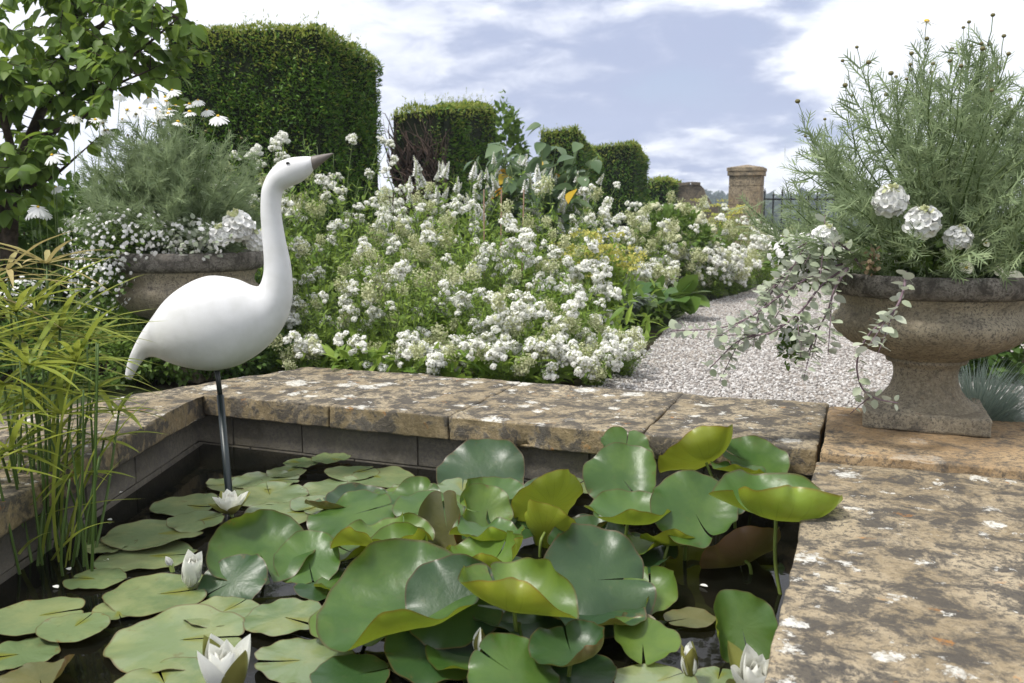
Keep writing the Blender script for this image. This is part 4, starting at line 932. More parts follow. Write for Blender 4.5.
def clump_meshes(seed, n=34, rad=.13, lean=.55, leaf=.075, pairs=9, T=None, bend=.25, low=.15, leafm='valerian_leaf', hmin=.62):
    """one unit-high clump of leafy stems: returns stems mesh, foliage mesh, stem tips"""
    T = LANCE if T is None else T
    rng = np.random.default_rng(seed); sm = MB(); lm = MB(); tips = []
    for i in range(n):
        a = rng.uniform(0, 6.28); r = rad * rng.random() ** .5; h = rng.uniform(hmin, 1.0) if i % 3 else rng.uniform(.35, .75)
        o = np.array([math.cos(a), math.sin(a), 0]); b = o * r * .7; ln = lean * (r / rad) * rng.uniform(.5, 1.15)
        side = np.array([-o[1], o[0], 0]) * rng.normal() * .10
        pts = [b + o * (ln * h * (.55 * t + .45 * t * t)) + side * t * t + np.array([0, 0, h * t * (1 - .10 * ln * t)]) for t in np.linspace(0, 1, 7)]
        cv = curve(pts, 2); tube(sm, cv, .0036, .0018, 4); c = np.array(cv)
        ts = np.linspace(low, .95, pairs); ts = ts + rng.uniform(-.02, .02, pairs)
        for k, t in enumerate(ts):
            f = t * (len(c) - 1); j = min(int(f), len(c) - 2); p = c[j] + (c[j + 1] - c[j]) * (f - j); d = nrm(c[j + 1] - c[j])
            base = nrm(np.cross(d, [math.cos(i + k * 1.57), math.sin(i + k * 1.57), .2])); L = leaf * (1.15 - .65 * t) * rng.uniform(.75, 1.25)
            dd = np.array([base, -base]) * .9 + d * rng.uniform(.2, .9) + rng.normal(size=(2, 3)) * .22
            inst(lm, T, np.array([p, p]), rots(nrm(dd), rng, d), np.array([L, L * rng.uniform(.8, 1.1)]))
        tips.append((c[-1], nrm(c[-1] - c[-3]), h))
    return mesh_only(sm, 'stems', [M['stem']]), mesh_only(lm, 'foliage', [M[leafm]]), tips
VAL = [clump_meshes(400 + v, n=36) for v in range(4)]
VALB = [clump_meshes(420 + v, n=40, rad=.16, lean=.75, leaf=.08) for v in range(2)]
GREENY = [clump_meshes(440 + v, n=30, rad=.12, lean=.45, leaf=.12, pairs=12) for v in range(2)]
def rot_to(d):
    return Vector(d).to_track_quat('Z', 'Y').to_euler()
def clump(name, label, cat, px, ytop, d, protos, heads, group, seed, wid=1.0, hs=1.0, p_head=.8, faded=.25, names='flower', hmin=.35):
    rng = np.random.default_rng(seed); st, fo, tips = protos[seed % len(protos)]
    g = PX(px, d, GZ); Ht = max(.22, zt(ytop, d) - GZ); root = thing(name, label, cat, tuple(g), group, rng.uniform(0, 6.28))
    s = (Ht * .92, Ht); w_ = max(.34, Ht * .80) * wid
    child('stems', st, root, s=(w_, w_, s[1])); child('foliage', fo, root, s=(w_, w_, s[1]))
    for (p, dd, h) in tips:
        if h < hmin or rng.random() > p_head: continue
        pp = (p[0] * w_, p[1] * w_, p[2] * s[1]); q = rng.random() < faded
        me = FADED[rng.integers(len(FADED))] if q else heads[rng.integers(len(heads))]
        k = hs * rng.uniform(.75, 1.25) * (1.1 if q else 1)
        e = rot_to(dd); child(names, me, root, pp, (e[0], e[1], rng.uniform(0, 6.28) * 0 + e[2]), k)
    return root
G1 = 'white valerian clumps in the flower bed'
vals = [
 (268, 298, 4.75, 'white valerian clump low behind the breast of the bird', .9), (312, 250, 4.75, 'white valerian clump standing beside the neck of the bird, loose round flower heads', 1.0), (352, 262, 4.5, 'white valerian clump with dark green leaves just right of the bird', 1.0),
 (398, 248, 4.5, 'tallest white valerian clump close to the long coping, top-heavy with flowers', 1.0), (440, 322, 4.4, 'low valerian clump going yellow-green to seed against the long coping', .9), (482, 318, 4.35, 'white valerian clump with its heads drooping on to the long coping', 1.0),
 (528, 300, 4.4, 'white valerian clump in the middle of the bed edge behind the lichen-spotted coping', 1.1), (570, 305, 4.45, 'white valerian clump with many flower heads near the gravel', 1.0), (606, 322, 4.45, 'white valerian clump leaning out over the gravel at the end of the bed', 1.0), (628, 345, 4.4, 'lowest white valerian clump spilling on to the gravel path', .8),
 (300, 338, 4.25, 'low edge clump of valerian touching the long coping beside the bird breast', .8), (372, 342, 4.2, 'low edge clump of valerian with heads resting on the coping below the tallest one', .85), (425, 350, 4.15, 'low edge clump of valerian hanging on the coping between two larger ones', .8), (505, 352, 4.12, 'low edge clump of valerian with fresh white heads on the middle coping slab', .85), (552, 350, 4.12, 'low edge clump of valerian at the back edge of the coping before the gravel', .85), (596, 356, 4.12, 'last low edge clump of valerian where coping and gravel meet', .8),
 (420, 235, 5.2, 'white valerian clump behind the tallest one', 1.0), (470, 232, 5.3, 'loose white valerian clump in the second row of the bed with pale stems', 1.0), (515, 238, 5.3, 'white valerian clump before the white spires, half gone to seed', 1.0), (558, 238, 5.4, 'white valerian clump with a tall cone of flowers before the third hedge', .9), (590, 262, 5.3, 'white valerian clump in front of the silvery grey plant', .9),
 (350, 205, 5.9, 'white valerian clump below the bare-ended hedge, leafy at its base', 1.0), (395, 195, 6.2, 'white valerian clump in front of the bare brown hedge end', 1.0), (440, 190, 6.2, 'white valerian clump behind the second row under the green hedge face', 1.0), (386, 178, 6.7, 'tall white valerian in the gap between the first two hedge blocks', .7), (555, 205, 6.4, 'white valerian clump under the broad-leaved tall plant', 1.0), (600, 215, 7.0, 'white valerian clump with tall heads before the fourth hedge', .9),
 (262, 150, 6.4, 'tall white valerian at the foot of the large hedge, behind the bird head', .8), (292, 145, 6.6, 'tall white valerian at the foot of the large hedge, above the bird beak', .8), (330, 163, 6.5, 'white valerian with bright green leaves at the foot of the large hedge', .9), (228, 165, 6.8, 'white valerian between the left urn plant and the large hedge', .9)]
for i, (px, yt, d, lb, wd) in enumerate(vals):
    clump('white_valerian', lb, 'flowering plant', px, yt - (10 if d > 5 else 2) + [0, -16, 10, -6, 14, -22][i % 6] * (1 if yt < 335 else .3), d, VAL if i % 3 else VALB, HEADS, G1, 500 + i, wd, hs=.98 if d < 5 else 1.1, p_head=[.60, .46, .56, .42][i % 4], faded=[.2, .48, .18][i % 3] if i != 3 else .6)
G2 = 'white valerian along the far path edge'
far = [(612, 200, 8.2, 'far white valerian nearest the fourth hedge'), (640, 215, 7.8, 'far white valerian behind the glossy bergenia, full of flowers'), (668, 196, 9.2, 'far white valerian in front of the low hedge and the old wall'), (700, 198, 9.6, 'far white valerian with yellowish heads before the garden wall'),
       (722, 205, 9.8, 'far white valerian at the foot of the stone gate pier'), (690, 245, 8.3, 'far white valerian at the edge of the gravel beside the bergenia'), (716, 246, 8.7, 'far white valerian on the gravel edge in front of the pier'), (745, 232, 9.4, 'far white valerian spilling on to the gravel before the railings'), (768, 226, 9.9, 'far white valerian at the foot of the railings, end of the bed'), (735, 252, 8.9, 'far low white valerian with the pink flower at the gravel edge'), (655, 262, 7.4, 'far white valerian just behind the bergenia leaves')]
for i, (px, yt, d, lb) in enumerate(far):
    clump('white_valerian', lb, 'flowering plant', px, yt + 2, d, VALB, HEADS, G2, 560 + i, 1.15, hs=1.4, p_head=.75, faded=.38)
G3 = 'leafy perennials filling the bed'
for i, (px, yt, d, lb) in enumerate([(300, 205, 6.0, 'leafy green perennial under the bird beak with few flowers'), (335, 190, 6.2, 'bright green leafy perennial right of the bird head'), (262, 215, 6.0, 'leafy green perennial behind the bird neck'), (375, 215, 5.6, 'leafy green perennial below the bare-ended hedge'),
                                     (495, 215, 6.6, 'leafy stand of stems behind the white valerian in mid bed'), (590, 225, 7.6, 'grey-green leafy perennial before the fourth hedge'), (240, 330, 4.9, 'dark leafy perennial in the shade behind the bird body'), (450, 262, 4.9, 'leafy perennial gap-filler between valerian clumps'), (545, 262, 4.9, 'yellow-green leafy perennial in the middle of the bed'), (425, 255, 5.0, 'fresh green stand of thin stems behind the tallest valerian'), (485, 268, 4.7, 'fresh green leafy stand between the valerian clumps at the long coping'), (575, 275, 4.75, 'fresh green leafy stand near the gravel end of the bed'), (330, 290, 4.5, 'dark green leafy stand beside the breast of the bird'), (520, 205, 6.1, 'tall green stand of stems below the white spires'), (465, 210, 5.8, 'tall green stand of thin stems in the middle of the bed')]):
    clump('leafy_perennial', lb, 'plant', px, yt, d, GREENY, HEADS, G3, 600 + i, 1.1, p_head=.12)
G4 = 'white flower spires in the bed'
for i, (px, yt, d, lb) in enumerate([(412, 172, 6.9, 'white-spired plant against the bare hedge end'), (452, 165, 7.0, 'white-spired plant against the green face of the second hedge'), (490, 160, 7.0, 'tallest white-spired plant beside the broad-leaved one'), (528, 168, 7.0, 'white-spired plant beneath the broad-leaved one'), (562, 178, 7.1, 'white-spired plant in front of the third hedge')]):
    clump('white_speedwell', lb, 'flowering plant', px, yt, d, GREENY, SPIRE, G4, 640 + i, .9, hs=.85, p_head=.95, faded=.0, names='flower_spire')

# pale-headed shrub and yellow umbels at the back
rng = np.random.default_rng(71)
def ball_bush(name, label, cat, px, d, ytop, rx, nl, T, leaf, lm, seed, group=None, squash=1.0, base=GZ, hollow=.55):
    rng = np.random.default_rng(seed); g = PX(px, d, base); H = zt(ytop, d) - base; root = thing(name, label, cat, tuple(g), group)
    dirs = nrm(rng.normal(size=(nl, 3))); rr = rng.uniform(hollow, 1.0, nl) ** .7
    lump = np.array([1 + .28 * mnoise.noise(Vector(q * 2.3) + Vector((seed, 0, 0))) for q in dirs])
    p = dirs * (rr * lump)[:, None] * np.array([rx, rx * squash, H / 2]) + np.array([0, 0, H / 2]); p[:, 2] = np.abs(p[:, 2])
    dd = nrm(dirs + rng.normal(size=(nl, 3)) * .6 + np.array([0, 0, .3]))
    mb = MB(); inst(mb, T, p, rots(dd, rng), rng.uniform(.65, 1.25, nl) * leaf); mb.build('foliage', M[lm], root)
    mb = MB()
    for i in range(9):
        a = rng.uniform(0, 6.28); q = np.array([math.cos(a) * rx * .6 * rng.random(), math.sin(a) * rx * .6 * rng.random(), H * rng.uniform(.5, .85)])
        tube(mb, [(q[0] * .15, q[1] * .15, 0), tuple(q * [.6, .6, .5]), tuple(q)], .010, .004, 4)
    mb.build('branches', M['bark'], root)
    return root, p, dirs, H
M['dark_leaf'] = leafmat('dark_shrub_leaf', (0.038, 0.085, 0.018), (0.10, 0.165, 0.035), .5, .3)
M['mid_leaf'] = leafmat('mid_shrub_leaf', (0.060, 0.120, 0.024), (0.15, 0.225, 0.045), .5, .28)
M['grey_leaf'] = leafmat('silver_leaf', (0.15, 0.185, 0.145), (0.27, 0.31, 0.25), .75, .18)
M['bergenia'] = leafmat('bergenia_leaf', (0.04, 0.095, 0.025), (0.13, 0.20, 0.035), .30, .22)
M['cream'] = leafmat('cream_flower', (0.60, 0.60, 0.34), (0.82, 0.82, 0.66), .7, .3)
M['umbel'] = leafmat('yellow_umbel', (0.34, 0.34, 0.07), (0.50, 0.47, 0.13), .7, .3)
root, p, dr, H = ball_bush('cream_flowered_shrub', 'rounded shrub dotted with cream-white flower balls behind the bergenia', 'shrub', 668, 8.6, 206, .48, 2600, OVATE, .06, 'mid_leaf', 72)
mb = MB(); me = None
sel = [i for i in range(len(p)) if dr[i][2] > -.15][:230]
n = 70; q = nrm(rng.normal(size=(n, 3)))
hb = MB(); inst(hb, PETAL, q * .022, frames(nrm(np.cross(q, rng.normal(size=(n, 3)))) + q * .3, q), np.full(n, .017)); ico(hb, (0, 0, 0), .02, 0, 1); me = mesh_only(hb, 'flower_ball', [M['cream']])
for i in sel[:100]:
    c = dr[i] * np.array([.50, .50, H / 2 * 1.03]) + np.array([0, 0, H / 2]); child('flower_ball', me, root, tuple(c), tuple(rng.uniform(0, 3, 3)), rng.uniform(.7, 1.2))
for i, (px, yt, d, lb) in enumerate([(588, 232, 6.0, 'yellow-green umbel plant before the silvery grey plant'), (610, 245, 5.9, 'yellow-green umbel plant left of the bergenia'), (706, 200, 10.2, 'yellow umbel plant in front of the garden wall'), (726, 203, 10.4, 'yellow umbel plant against the gate pier')]):
    rg = np.random.default_rng(700 + i); g = PX(px, d, GZ); Ht = zt(yt, d) - GZ; root = thing('yellow_umbel_plant', lb, 'flowering plant', tuple(g), 'yellow-green umbel plants'); sm = MB(); lm = MB(); um = MB()
    for k in range(26):
        a = rg.uniform(0, 6.28); r = rg.random() ** .5 * .24; h = Ht * rg.uniform(.6, 1); tip = np.array([math.cos(a) * r, math.sin(a) * r, h])
        tube(sm, [tip * [.2, .2, 0], tip * [.6, .6, .55], tip], .004, .002, 4)
        n = 34; q = rg.normal(size=(n, 3)) * [.034, .034, .008] + tip; inst(um, PETAL, q, rots(nrm(rg.normal(size=(n, 3))), rg), rg.uniform(.010, .017, n))
        n = 14; tq = rg.uniform(.15, .9, n)[:, None]; q = tip * [.5, .5, 1] * tq + rg.normal(size=(n, 3)) * .05; inst(lm, LANCE, q, rots(nrm(rg.normal(size=(n, 3)) + [0, 0, .5]), rg), rg.uniform(.05, .1, n))
    sm.build('stems', M['stem'], root); lm.build('foliage', M['valerian_leaf'], root); um.build('umbels', M['umbel'], root)

# bergenia and the silvery plant
def rosette(name, label, cat, px, d, H, n, L, lm, T, seed, spread=.3, group=None, base=GZ, upk=.8):
    rg = np.random.default_rng(seed); g = PX(px, d, base); root = thing(name, label, cat, tuple(g), group); lmb = MB(); sm = MB()
    for k in range(n):
        a = rg.uniform(0, 6.28); r = rg.random() ** .5 * spread; h = H * rg.uniform(.35, 1); o = np.array([math.cos(a), math.sin(a), 0]); p = o * r + [0, 0, h * .75]
        tube(sm, [o * r * .3, o * r * .7 + [0, 0, h * .45], p], .006, .004, 4)
        d_ = nrm(o * rg.uniform(.5, 1.2) + [0, 0, rg.uniform(.0, upk)] + rg.normal(size=3) * .3)
        inst(lmb, T, p[None], rots(d_[None], rg), np.array([L * rg.uniform(.7, 1.15)]))
    sm.build('stalks', M['stem'], root); lmb.build('foliage', M[lm], root); return root
rosette('bergenia', 'glossy broad-leaved bergenia at the gravel edge behind the silvery plant', 'plant', 655, 6.9, .30, 70, .17, 'bergenia', ROUND, 81, .30)
rosette('bergenia', 'bergenia with a few yellow leaves beside the silvery plant', 'plant', 628, 6.5, .32, 46, .16, 'bergenia', ROUND, 82, .24)
rg = np.random.default_rng(83); root = thing('silver_artichoke', 'silvery grey jagged-leaved plant in the middle of the bed', 'plant', tuple(PX(607, 6.2, GZ))); lmb = MB()
for k in range(60):
    a = rg.uniform(0, 6.28); o = np.array([math.cos(a), math.sin(a), 0]); L = rg.uniform(.25, .5); tt = np.linspace(.1, 1, 11)
    pts = o[None] * (L * tt * .75)[:, None] + np.array([0, 0, 1]) * (L * (1.25 * tt - .75 * tt ** 2))[:, None]; side = np.cross(o, [0, 0, 1])
    for s in (-1, 1): inst(lmb, LANCE, pts, frames(nrm(o * .8 + side * s + rg.normal(size=(11, 3)) * .15 + [0, 0, .2]), np.array([0, 0, 1.0])), .11 * np.sin(np.pi * tt * .9 + .15))
lmb.build('foliage', M['grey_leaf'], root)

# tall plant with big drooping leaves
rg = np.random.default_rng(91); g = PX(536, 7.2, GZ); Ht = zt(122, 7.2) - GZ
root = thing('tall_broad_leaved_plant', 'tall plant with big drooping grey-green leaves, a few turned yellow, before the hedges', 'plant', tuple(g)); sm = MB(); lm = MB(); yl = MB()
for k in range(26):
    a = rg.uniform(0, 6.28); r = .5 * rg.random() ** .6; h = Ht * rg.uniform(.70, .9) if k else Ht * .97; lean_ = np.array([math.cos(a) * r, math.sin(a) * r, h]) if k else np.array([.06, 0, h])
    pts = curve([(0, 0, 0), lean_ * [.35, .35, .5], lean_], 6); tube(sm, pts, .010, .004, 5); c = np.array(pts)
    for j in range(5, len(c)):
        for q in range(2):
            az = rg.uniform(0, 6.28); dd = nrm(np.array([math.cos(az), math.sin(az), -.5 + rg.normal() * .3])); pp = c[j] + dd * .02
            inst(yl if rg.random() < .035 else lm, OVATE, pp[None], rots(dd[None], rg), np.array([rg.uniform(.12, .19)]))
sm.build('stems', M['stem'], root); M['drooping'] = leafmat('drooping_leaf', (0.06, 0.11, 0.05), (0.14, 0.20, 0.10), .4, .3); M['yellow_leaf'] = leafmat('yellow_leaf', (0.45, 0.34, 0.03), (0.55, 0.25, 0.03), .5, .3)
lm.build('foliage', M['drooping'], root); yl.build('yellow_leaves', M['yellow_leaf'], root)
for i, px in enumerate((484, 500, 521)):
    mb = MB(); g = PX(px, 6.0, GZ); o = mb; tube(mb, [(0, 0, 0), (.01 * i, 0, zt(190, 6.0) - GZ)], .005, .004, 6); c = mb.build('plant_cane', plain('cane', (.20, .12, .08), .7), None); c.location = g
    tag(c, 'thin brown plant cane standing among the white flowers in the bed', 'plant cane', 'plant canes in the bed')

# ground cover under everything in the bed
rng = np.random.default_rng(55); mb = MB(); pts = []
bedpoly = [(XL - 1.6, YB + BW + .02), (XR - 1.45, YB + BW + .02)] + [(v.x, v.y) for v in [P(622, 380, GZ), P(650, 345, GZ), P(690, 302, GZ), P(745, 287, GZ), P(785, 262, GZ)]] + [(xy(PX(600, 16, 0))[0], xy(PX(600, 16, 0))[1]), (xy(PX(-60, 9, 0))[0], xy(PX(-60, 9, 0))[1])]
while len(pts) < 9000:
    d = 4.1 + 9 * rng.random() ** 1.6; p_ = PX(rng.uniform(-60, 800), d, GZ)
    if inside(p_, bedpoly): pts.append((p_.x, p_.y, GZ + rng.random() ** 1.5 * (.16 if d < 5 else .34)))
pts = np.array(pts); n = len(pts)
inst(mb, LANCE, pts, rots(nrm(rng.normal(size=(n, 3)) + [0, 0, .7]), rng), rng.uniform(.06, .14, n))

stuff(tag(mb.build('ground_cover', M['valerian_leaf']), 'low green leaves covering the soil of the flower bed between the white flowers', 'ground cover'))

# shrubs on the left, behind the sedge and the left urn
SH = [('dark-leaved shrub behind the sedge at the edge of the photo', 'shrub', 5, 5.6, 205, .75, 2600, OVATE, .075, 'dark_leaf'), ('shady dark green shrub filling the space left of the broad urn', 'shrub', 78, 6.0, 190, .6, 2400, OVATE, .065, 'dark_leaf'),
      ('low small-leaved shrub under the broad urn, behind the bird tail', 'shrub', 118, 4.75, 300, .42, 2600, OVATE, .034, 'mid_leaf'), ('low small-leaved shrub at the back of the coping, behind the sedge', 'shrub', 48, 4.5, 312, .42, 2400, OVATE, .036, 'dark_leaf'), ('small-leaved bush hiding the foot of the broad urn', 'shrub', 165, 4.32, 322, .27, 2600, OVATE, .028, 'mid_leaf'), ('small-leaved bush at the back of the corner slab beside the bird tail', 'shrub', 95, 4.2, 330, .30, 2400, OVATE, .030, 'mid_leaf'), ('small dark bush behind the bird body at the back of the coping', 'shrub', 235, 4.4, 318, .26, 1800, OVATE, .03, 'dark_leaf'), ('leafy shrub right of the broad urn in the shade of the bird neck', 'shrub', 250, 5.3, 280, .36, 1700, OVATE, .05, 'dark_leaf'),
      ('green shrub behind the daisy bush of the broad urn', 'shrub', 150, 6.6, 175, .8, 2600, OVATE, .07, 'mid_leaf'), ('low dark shrub at the foot of the large hedge', 'shrub', 215, 7.0, 205, .6, 1800, OVATE, .07, 'mid_leaf'), ('dark green bush behind the blue grass beside the urn', 'shrub', 1030, 4.4, 322, .40, 1900, OVATE, .055, 'dark_leaf'), ('far leafy shrub at the edge of the photo beyond the stone urn', 'shrub', 1050, 7.5, 260, .7, 1500, OVATE, .07, 'mid_leaf'), ('leafy green tree top showing between the second and third hedge blocks', 'shrub', 506, 12.5, 106, .34, 1800, OVATE, .09, 'mid_leaf'), ('bush beyond the sedge half out of the photo', 'shrub', -45, 4.9, 262, .5, 2000, OVATE, .06, 'dark_leaf')]
for i, (lb, ct, px, d, yt, rx, nl, T, L, lm_) in enumerate(SH): ball_bush('garden_shrub', lb, ct, px, d, yt, rx, nl, T, L, lm_, 800 + i, 'shrubs of the garden')

# ------------------------------------------------------------------ planting of the urns
M['daisy_leaf'] = leafmat('daisy_leaf', (0.135, 0.190, 0.095), (0.28, 0.345, 0.185), .55, .30)
M['daisy_bud'] = leafmat('daisy_bud', (0.12, 0.12, 0.05), (0.20, 0.17, 0.08), .6, .1)
M['daisy_eye'] = plain('daisy_eye', (0.62, 0.40, 0.03), .7, .2, .2, 200)
RAY = blade([(0, .05), (.3, .12), (.8, .13), (1, .05)], .1, .12)
def daisy_mesh(seed, nray=15, R_=.024, droop=.1):
    rg = np.random.default_rng(seed); mb = MB(); a = np.linspace(0, 6.28, nray, endpoint=False) + rg.normal(size=nray) * .06
    d = np.stack([np.cos(a), np.sin(a), rg.normal(size=nray) * .1 - droop], 1); inst(mb, RAY, d * .005, frames(d, np.array([0, 0, 1.0])), rg.uniform(.9, 1.1, nray) * R_)
    ico(mb, (0, 0, .002), .0075, 1, 1, (1, 1, .6)); return mesh_only(mb, 'daisy_flower', [M['white_petal'], M['daisy_eye']])
DAISY = [daisy_mesh(i, droop=.05 + .25 * i) for i in range(3)]
_b = MB(); ico(_b, (0, 0, 0), .007, 0, 1, (1, 1, .85)); BUD = mesh_only(_b, 'bud', M['daisy_bud'])
def daisy_bush(label, c, H, Rr, nstem, seed, flowers=0, buds=0, lean=(0, 0)):
    rg = np.random.default_rng(seed); root = thing('daisy_bush', label, 'daisy bush', tuple(c), 'daisy bushes in the stone urns'); sm = MB(); lm = MB(); bm_ = MB(); tips = []
    for k in range(nstem):
        a = rg.uniform(0, 6.28); el = rg.random() ** .62 * 1.38; o = np.array([math.cos(a) * math.sin(el), math.sin(a) * math.sin(el), math.cos(el)])
        L = rg.uniform(.72, 1.0); tip = o * np.array([Rr, Rr, H]) * L + np.array([lean[0], lean[1], 0]) * L; b = np.array([o[0] * .07, o[1] * .07, 0])
        pts = np.array(curve([b, b * .5 + tip * [.40, .40, .5] + rg.normal(size=3) * .02, tip * [.78, .78, .80] + rg.normal(size=3) * .02, tip], 6)); tube(sm, pts, .0042, .0013, 4)
        for j in range(3, len(pts)):
            m_ = 3 if j < len(pts) - 3 else 2
            for q in range(m_):
                dr = nrm(pts[min(j + 1, len(pts) - 1)] - pts[j - 1]); az = rg.normal(size=3); d = nrm(dr * rg.uniform(.5, 1.1) + nrm(az) * .8); Lf = rg.uniform(.045, .085); f = (j + rg.random()) / len(pts)
                p0 = pts[j] + rg.normal(size=3) * .006; u = nrm(np.cross(d, rg.normal(size=3)))
                seg = [(p0, d, Lf)] + [(p0 + d * Lf * t_, nrm(d * .85 + u * s), Lf * .42) for t_ in (.30, .52, .70) for s in (-.7, .7)]
                P_ = np.array([x[0] for x in seg]); D_ = np.array([x[1] for x in seg]); S_ = np.array([x[2] for x in seg])
                inst(lm, STRAP, P_, frames(D_, u * 0 + np.cross(d, u)), np.stack([S_ * (.75 if 0 else 1) * 1.15, S_, S_], 1))
        tips.append((tip, nrm(pts[-1] - pts[-3])))
    tips.sort(key=lambda x: -x[0][2] - .15 * abs(x[0][0]))
    for i, (tp, d) in enumerate(tips[:flowers + buds]):
        e = tp + nrm(d + [0, 0, .7]) * rg.uniform(.04, .10); tube(sm, [tp, (tp + e) / 2 + rg.normal(size=3) * .004, e], .0014, .0012, 4)
        if i < flowers: ee = rot_to(nrm(d * .5 + [0, 0, 1] + np.array(-FWD) * .35 + rg.normal(size=3) * .25)); child('daisy_flower', DAISY[i % 3], root, tuple(e), tuple(ee), rg.uniform(.85, 1.25))
        else: child('bud', BUD, root, tuple(e), (0, 0, 0), rg.uniform(.8, 1.2))
    sm.build('stems', M['stem'], root); lm.build('foliage', M['daisy_leaf'], root)
    return root
daisy_bush('airy grey-green daisy bush full of closed buds in the near stone urn', URT + Vector((.02, 0, -.04)), .80, .66, 150, 31, flowers=1, buds=70, lean=(.0, 0))
daisy_bush('feathery daisy bush with open white daisies in the broad urn behind the bird', ULT + Vector((-.06, 0, -.04)), .74, .55, 170, 32, flowers=17, buds=10)

# round white verbena heads
def verbena(label, c, r, seed, stem_to, dry=False):
    rg = np.random.default_rng(seed); root = thing('white_verbena', label, 'flower', tuple(c), 'white verbena flowers in the urns'); n = 48; mb = MB()
    i = np.arange(n) + .5; ph = np.arccos(1 - 1.55 * i / n); a = i * 2.39996; d = np.stack([np.cos(a) * np.sin(ph), np.sin(a) * np.sin(ph), np.cos(ph)], 1)
    for k in range(n):
        if ph[k] < .28: continue
        u = nrm(np.cross(d[k], rg.normal(size=3))); dk_ = nrm(d[k] + rg.normal(size=3) * .35); u = nrm(np.cross(dk_, u)); v = np.cross(dk_, u)
        aa = np.linspace(0, 6.28, 5, endpoint=False) + rg.random(); dd = np.cos(aa)[:, None] * u + np.sin(aa)[:, None] * v + d[k] * rg.uniform(.5, 1.3)
        inst(mb, PETAL, np.repeat((d[k] * r * rg.uniform(.62, .86))[None], 5, 0), frames(dd, d[k] + rg.normal(size=(5, 3)) * .15), np.full(5, r * .33) * rg.uniform(.8, 1.2, 5))
    ico(mb, (0, 0, 0), r * .60, 1, 1); mb.build('petals', [M['white_petal'], M['white_petal']], root)
    cm = MB(); n = 14; q = rg.normal(size=(n, 3)) * [.16, .16, .05] * r + [0, 0, r * .93]; inst(cm, PETAL, q, rots(nrm(rg.normal(size=(n, 3)) + [0, 0, 1]), rg), np.full(n, r * .25)); cm.build('flower_centre', M['faded_flower'], root)
    ax = (-FWD * .55 + UP * .85 + RGT * rg.uniform(-.2, .2)); root.rotation_euler = ax.to_track_quat('Z', 'Y').to_euler()
    inv = root.rotation_euler.to_matrix().transposed(); e = inv @ (Vector(stem_to) - Vector(c)); sm = MB(); tube(sm, curve([(0, 0, 0), tuple(e * .5 - inv @ Vector((0, 0, .01))), tuple(e)], 5), .0022, .0026, 5); sm.build('stem', M['stem'], root)
dv = 2.64
verbena('large round white verbena head, uppermost of the trio over the urn rim', PD(890, 202, dv), .049, 1, URT + Vector((-.10, -.12, -.02)))
verbena('round green-eyed white verbena head in the middle of the trio over the urn rim', PD(923, 223, dv - .06), .050, 2, URT + Vector((-.02, -.14, -.02)))
verbena('loose white verbena head, right of the trio over the urn rim', PD(958, 238, dv - .05), .038, 3, URT + Vector((.05, -.14, -.02)))
verbena('white verbena head beyond the trailing silvery leaves at the urn side', PD(825, 237, dv + .05), .038, 4, URT + Vector((-.22, -.05, -.02)))
verbena('white verbena head close to the neck of the bird', PD(238, 226, 4.25), .075, 5, ULT + Vector((.22, -.12, -.02)))
verbena('smaller white verbena head beside the bird neck over the broad urn', PD(222, 236, 4.2), .055, 6, ULT + Vector((.18, -.15, -.02)))
verbena('white verbena head low behind the bird neck', PD(255, 240, 4.3), .055, 7, ULT + Vector((.30, -.1, -.02)))

# leafy tufts and dead flower heads on the near urn
def tuft(name, label, cat, c, n, r, T, L, lm_, seed, group=None, up=.6, sq=(1, 1, .6)):
    rg = np.random.default_rng(seed); root = thing(name, label, cat, tuple(c), group); q = nrm(rg.normal(size=(n, 3))) * rg.uniform(.2, 1, (n, 1)) * r * np.array(sq); mb = MB()
    inst(mb, T, q, rots(nrm(q / r + rg.normal(size=(n, 3)) * .5 + [0, 0, up]), rg), rg.uniform(.6, 1.2, n) * L); mb.build('foliage', M[lm_], root); sm = MB()
    for k in range(7): tube(sm, [(0, 0, -r * .6), tuple(q[k] * .5), tuple(q[k])], .003, .0015, 4)
    sm.build('stems', M['stem'], root); return root, q
tuft('verbena_foliage', 'dark green toothed verbena leaves on the near urn under the white heads', 'plant', URT + Vector((-.02, -.14, .06)), 260, .17, OVATE, .045, 'mid_leaf', 41, 'low foliage in the near urn', sq=(1.25, .7, .55))
tuft('verbena_foliage', 'dark green leaves at the back and far side of the near urn', 'plant', URT + Vector((.20, -.05, .05)), 240, .16, OVATE, .045, 'dark_leaf', 42, 'low foliage in the near urn', sq=(1.1, 1, .6))
M['petunia'] = leafmat('pale_petunia', (.78, .76, .55), (.85, .84, .70), .6, .3); M['dry'] = leafmat('dry_flower', (.20, .14, .08), (.33, .26, .17), .9, .15)
root, q = tuft('dried_flower_head', 'brown dried flower head hanging over the rim of the near urn', 'dried flower', PD(872, 262, 2.70), 46, .034, PETAL, .013, 'dry', 43, sq=(.7, .7, 1.4), up=-.3)
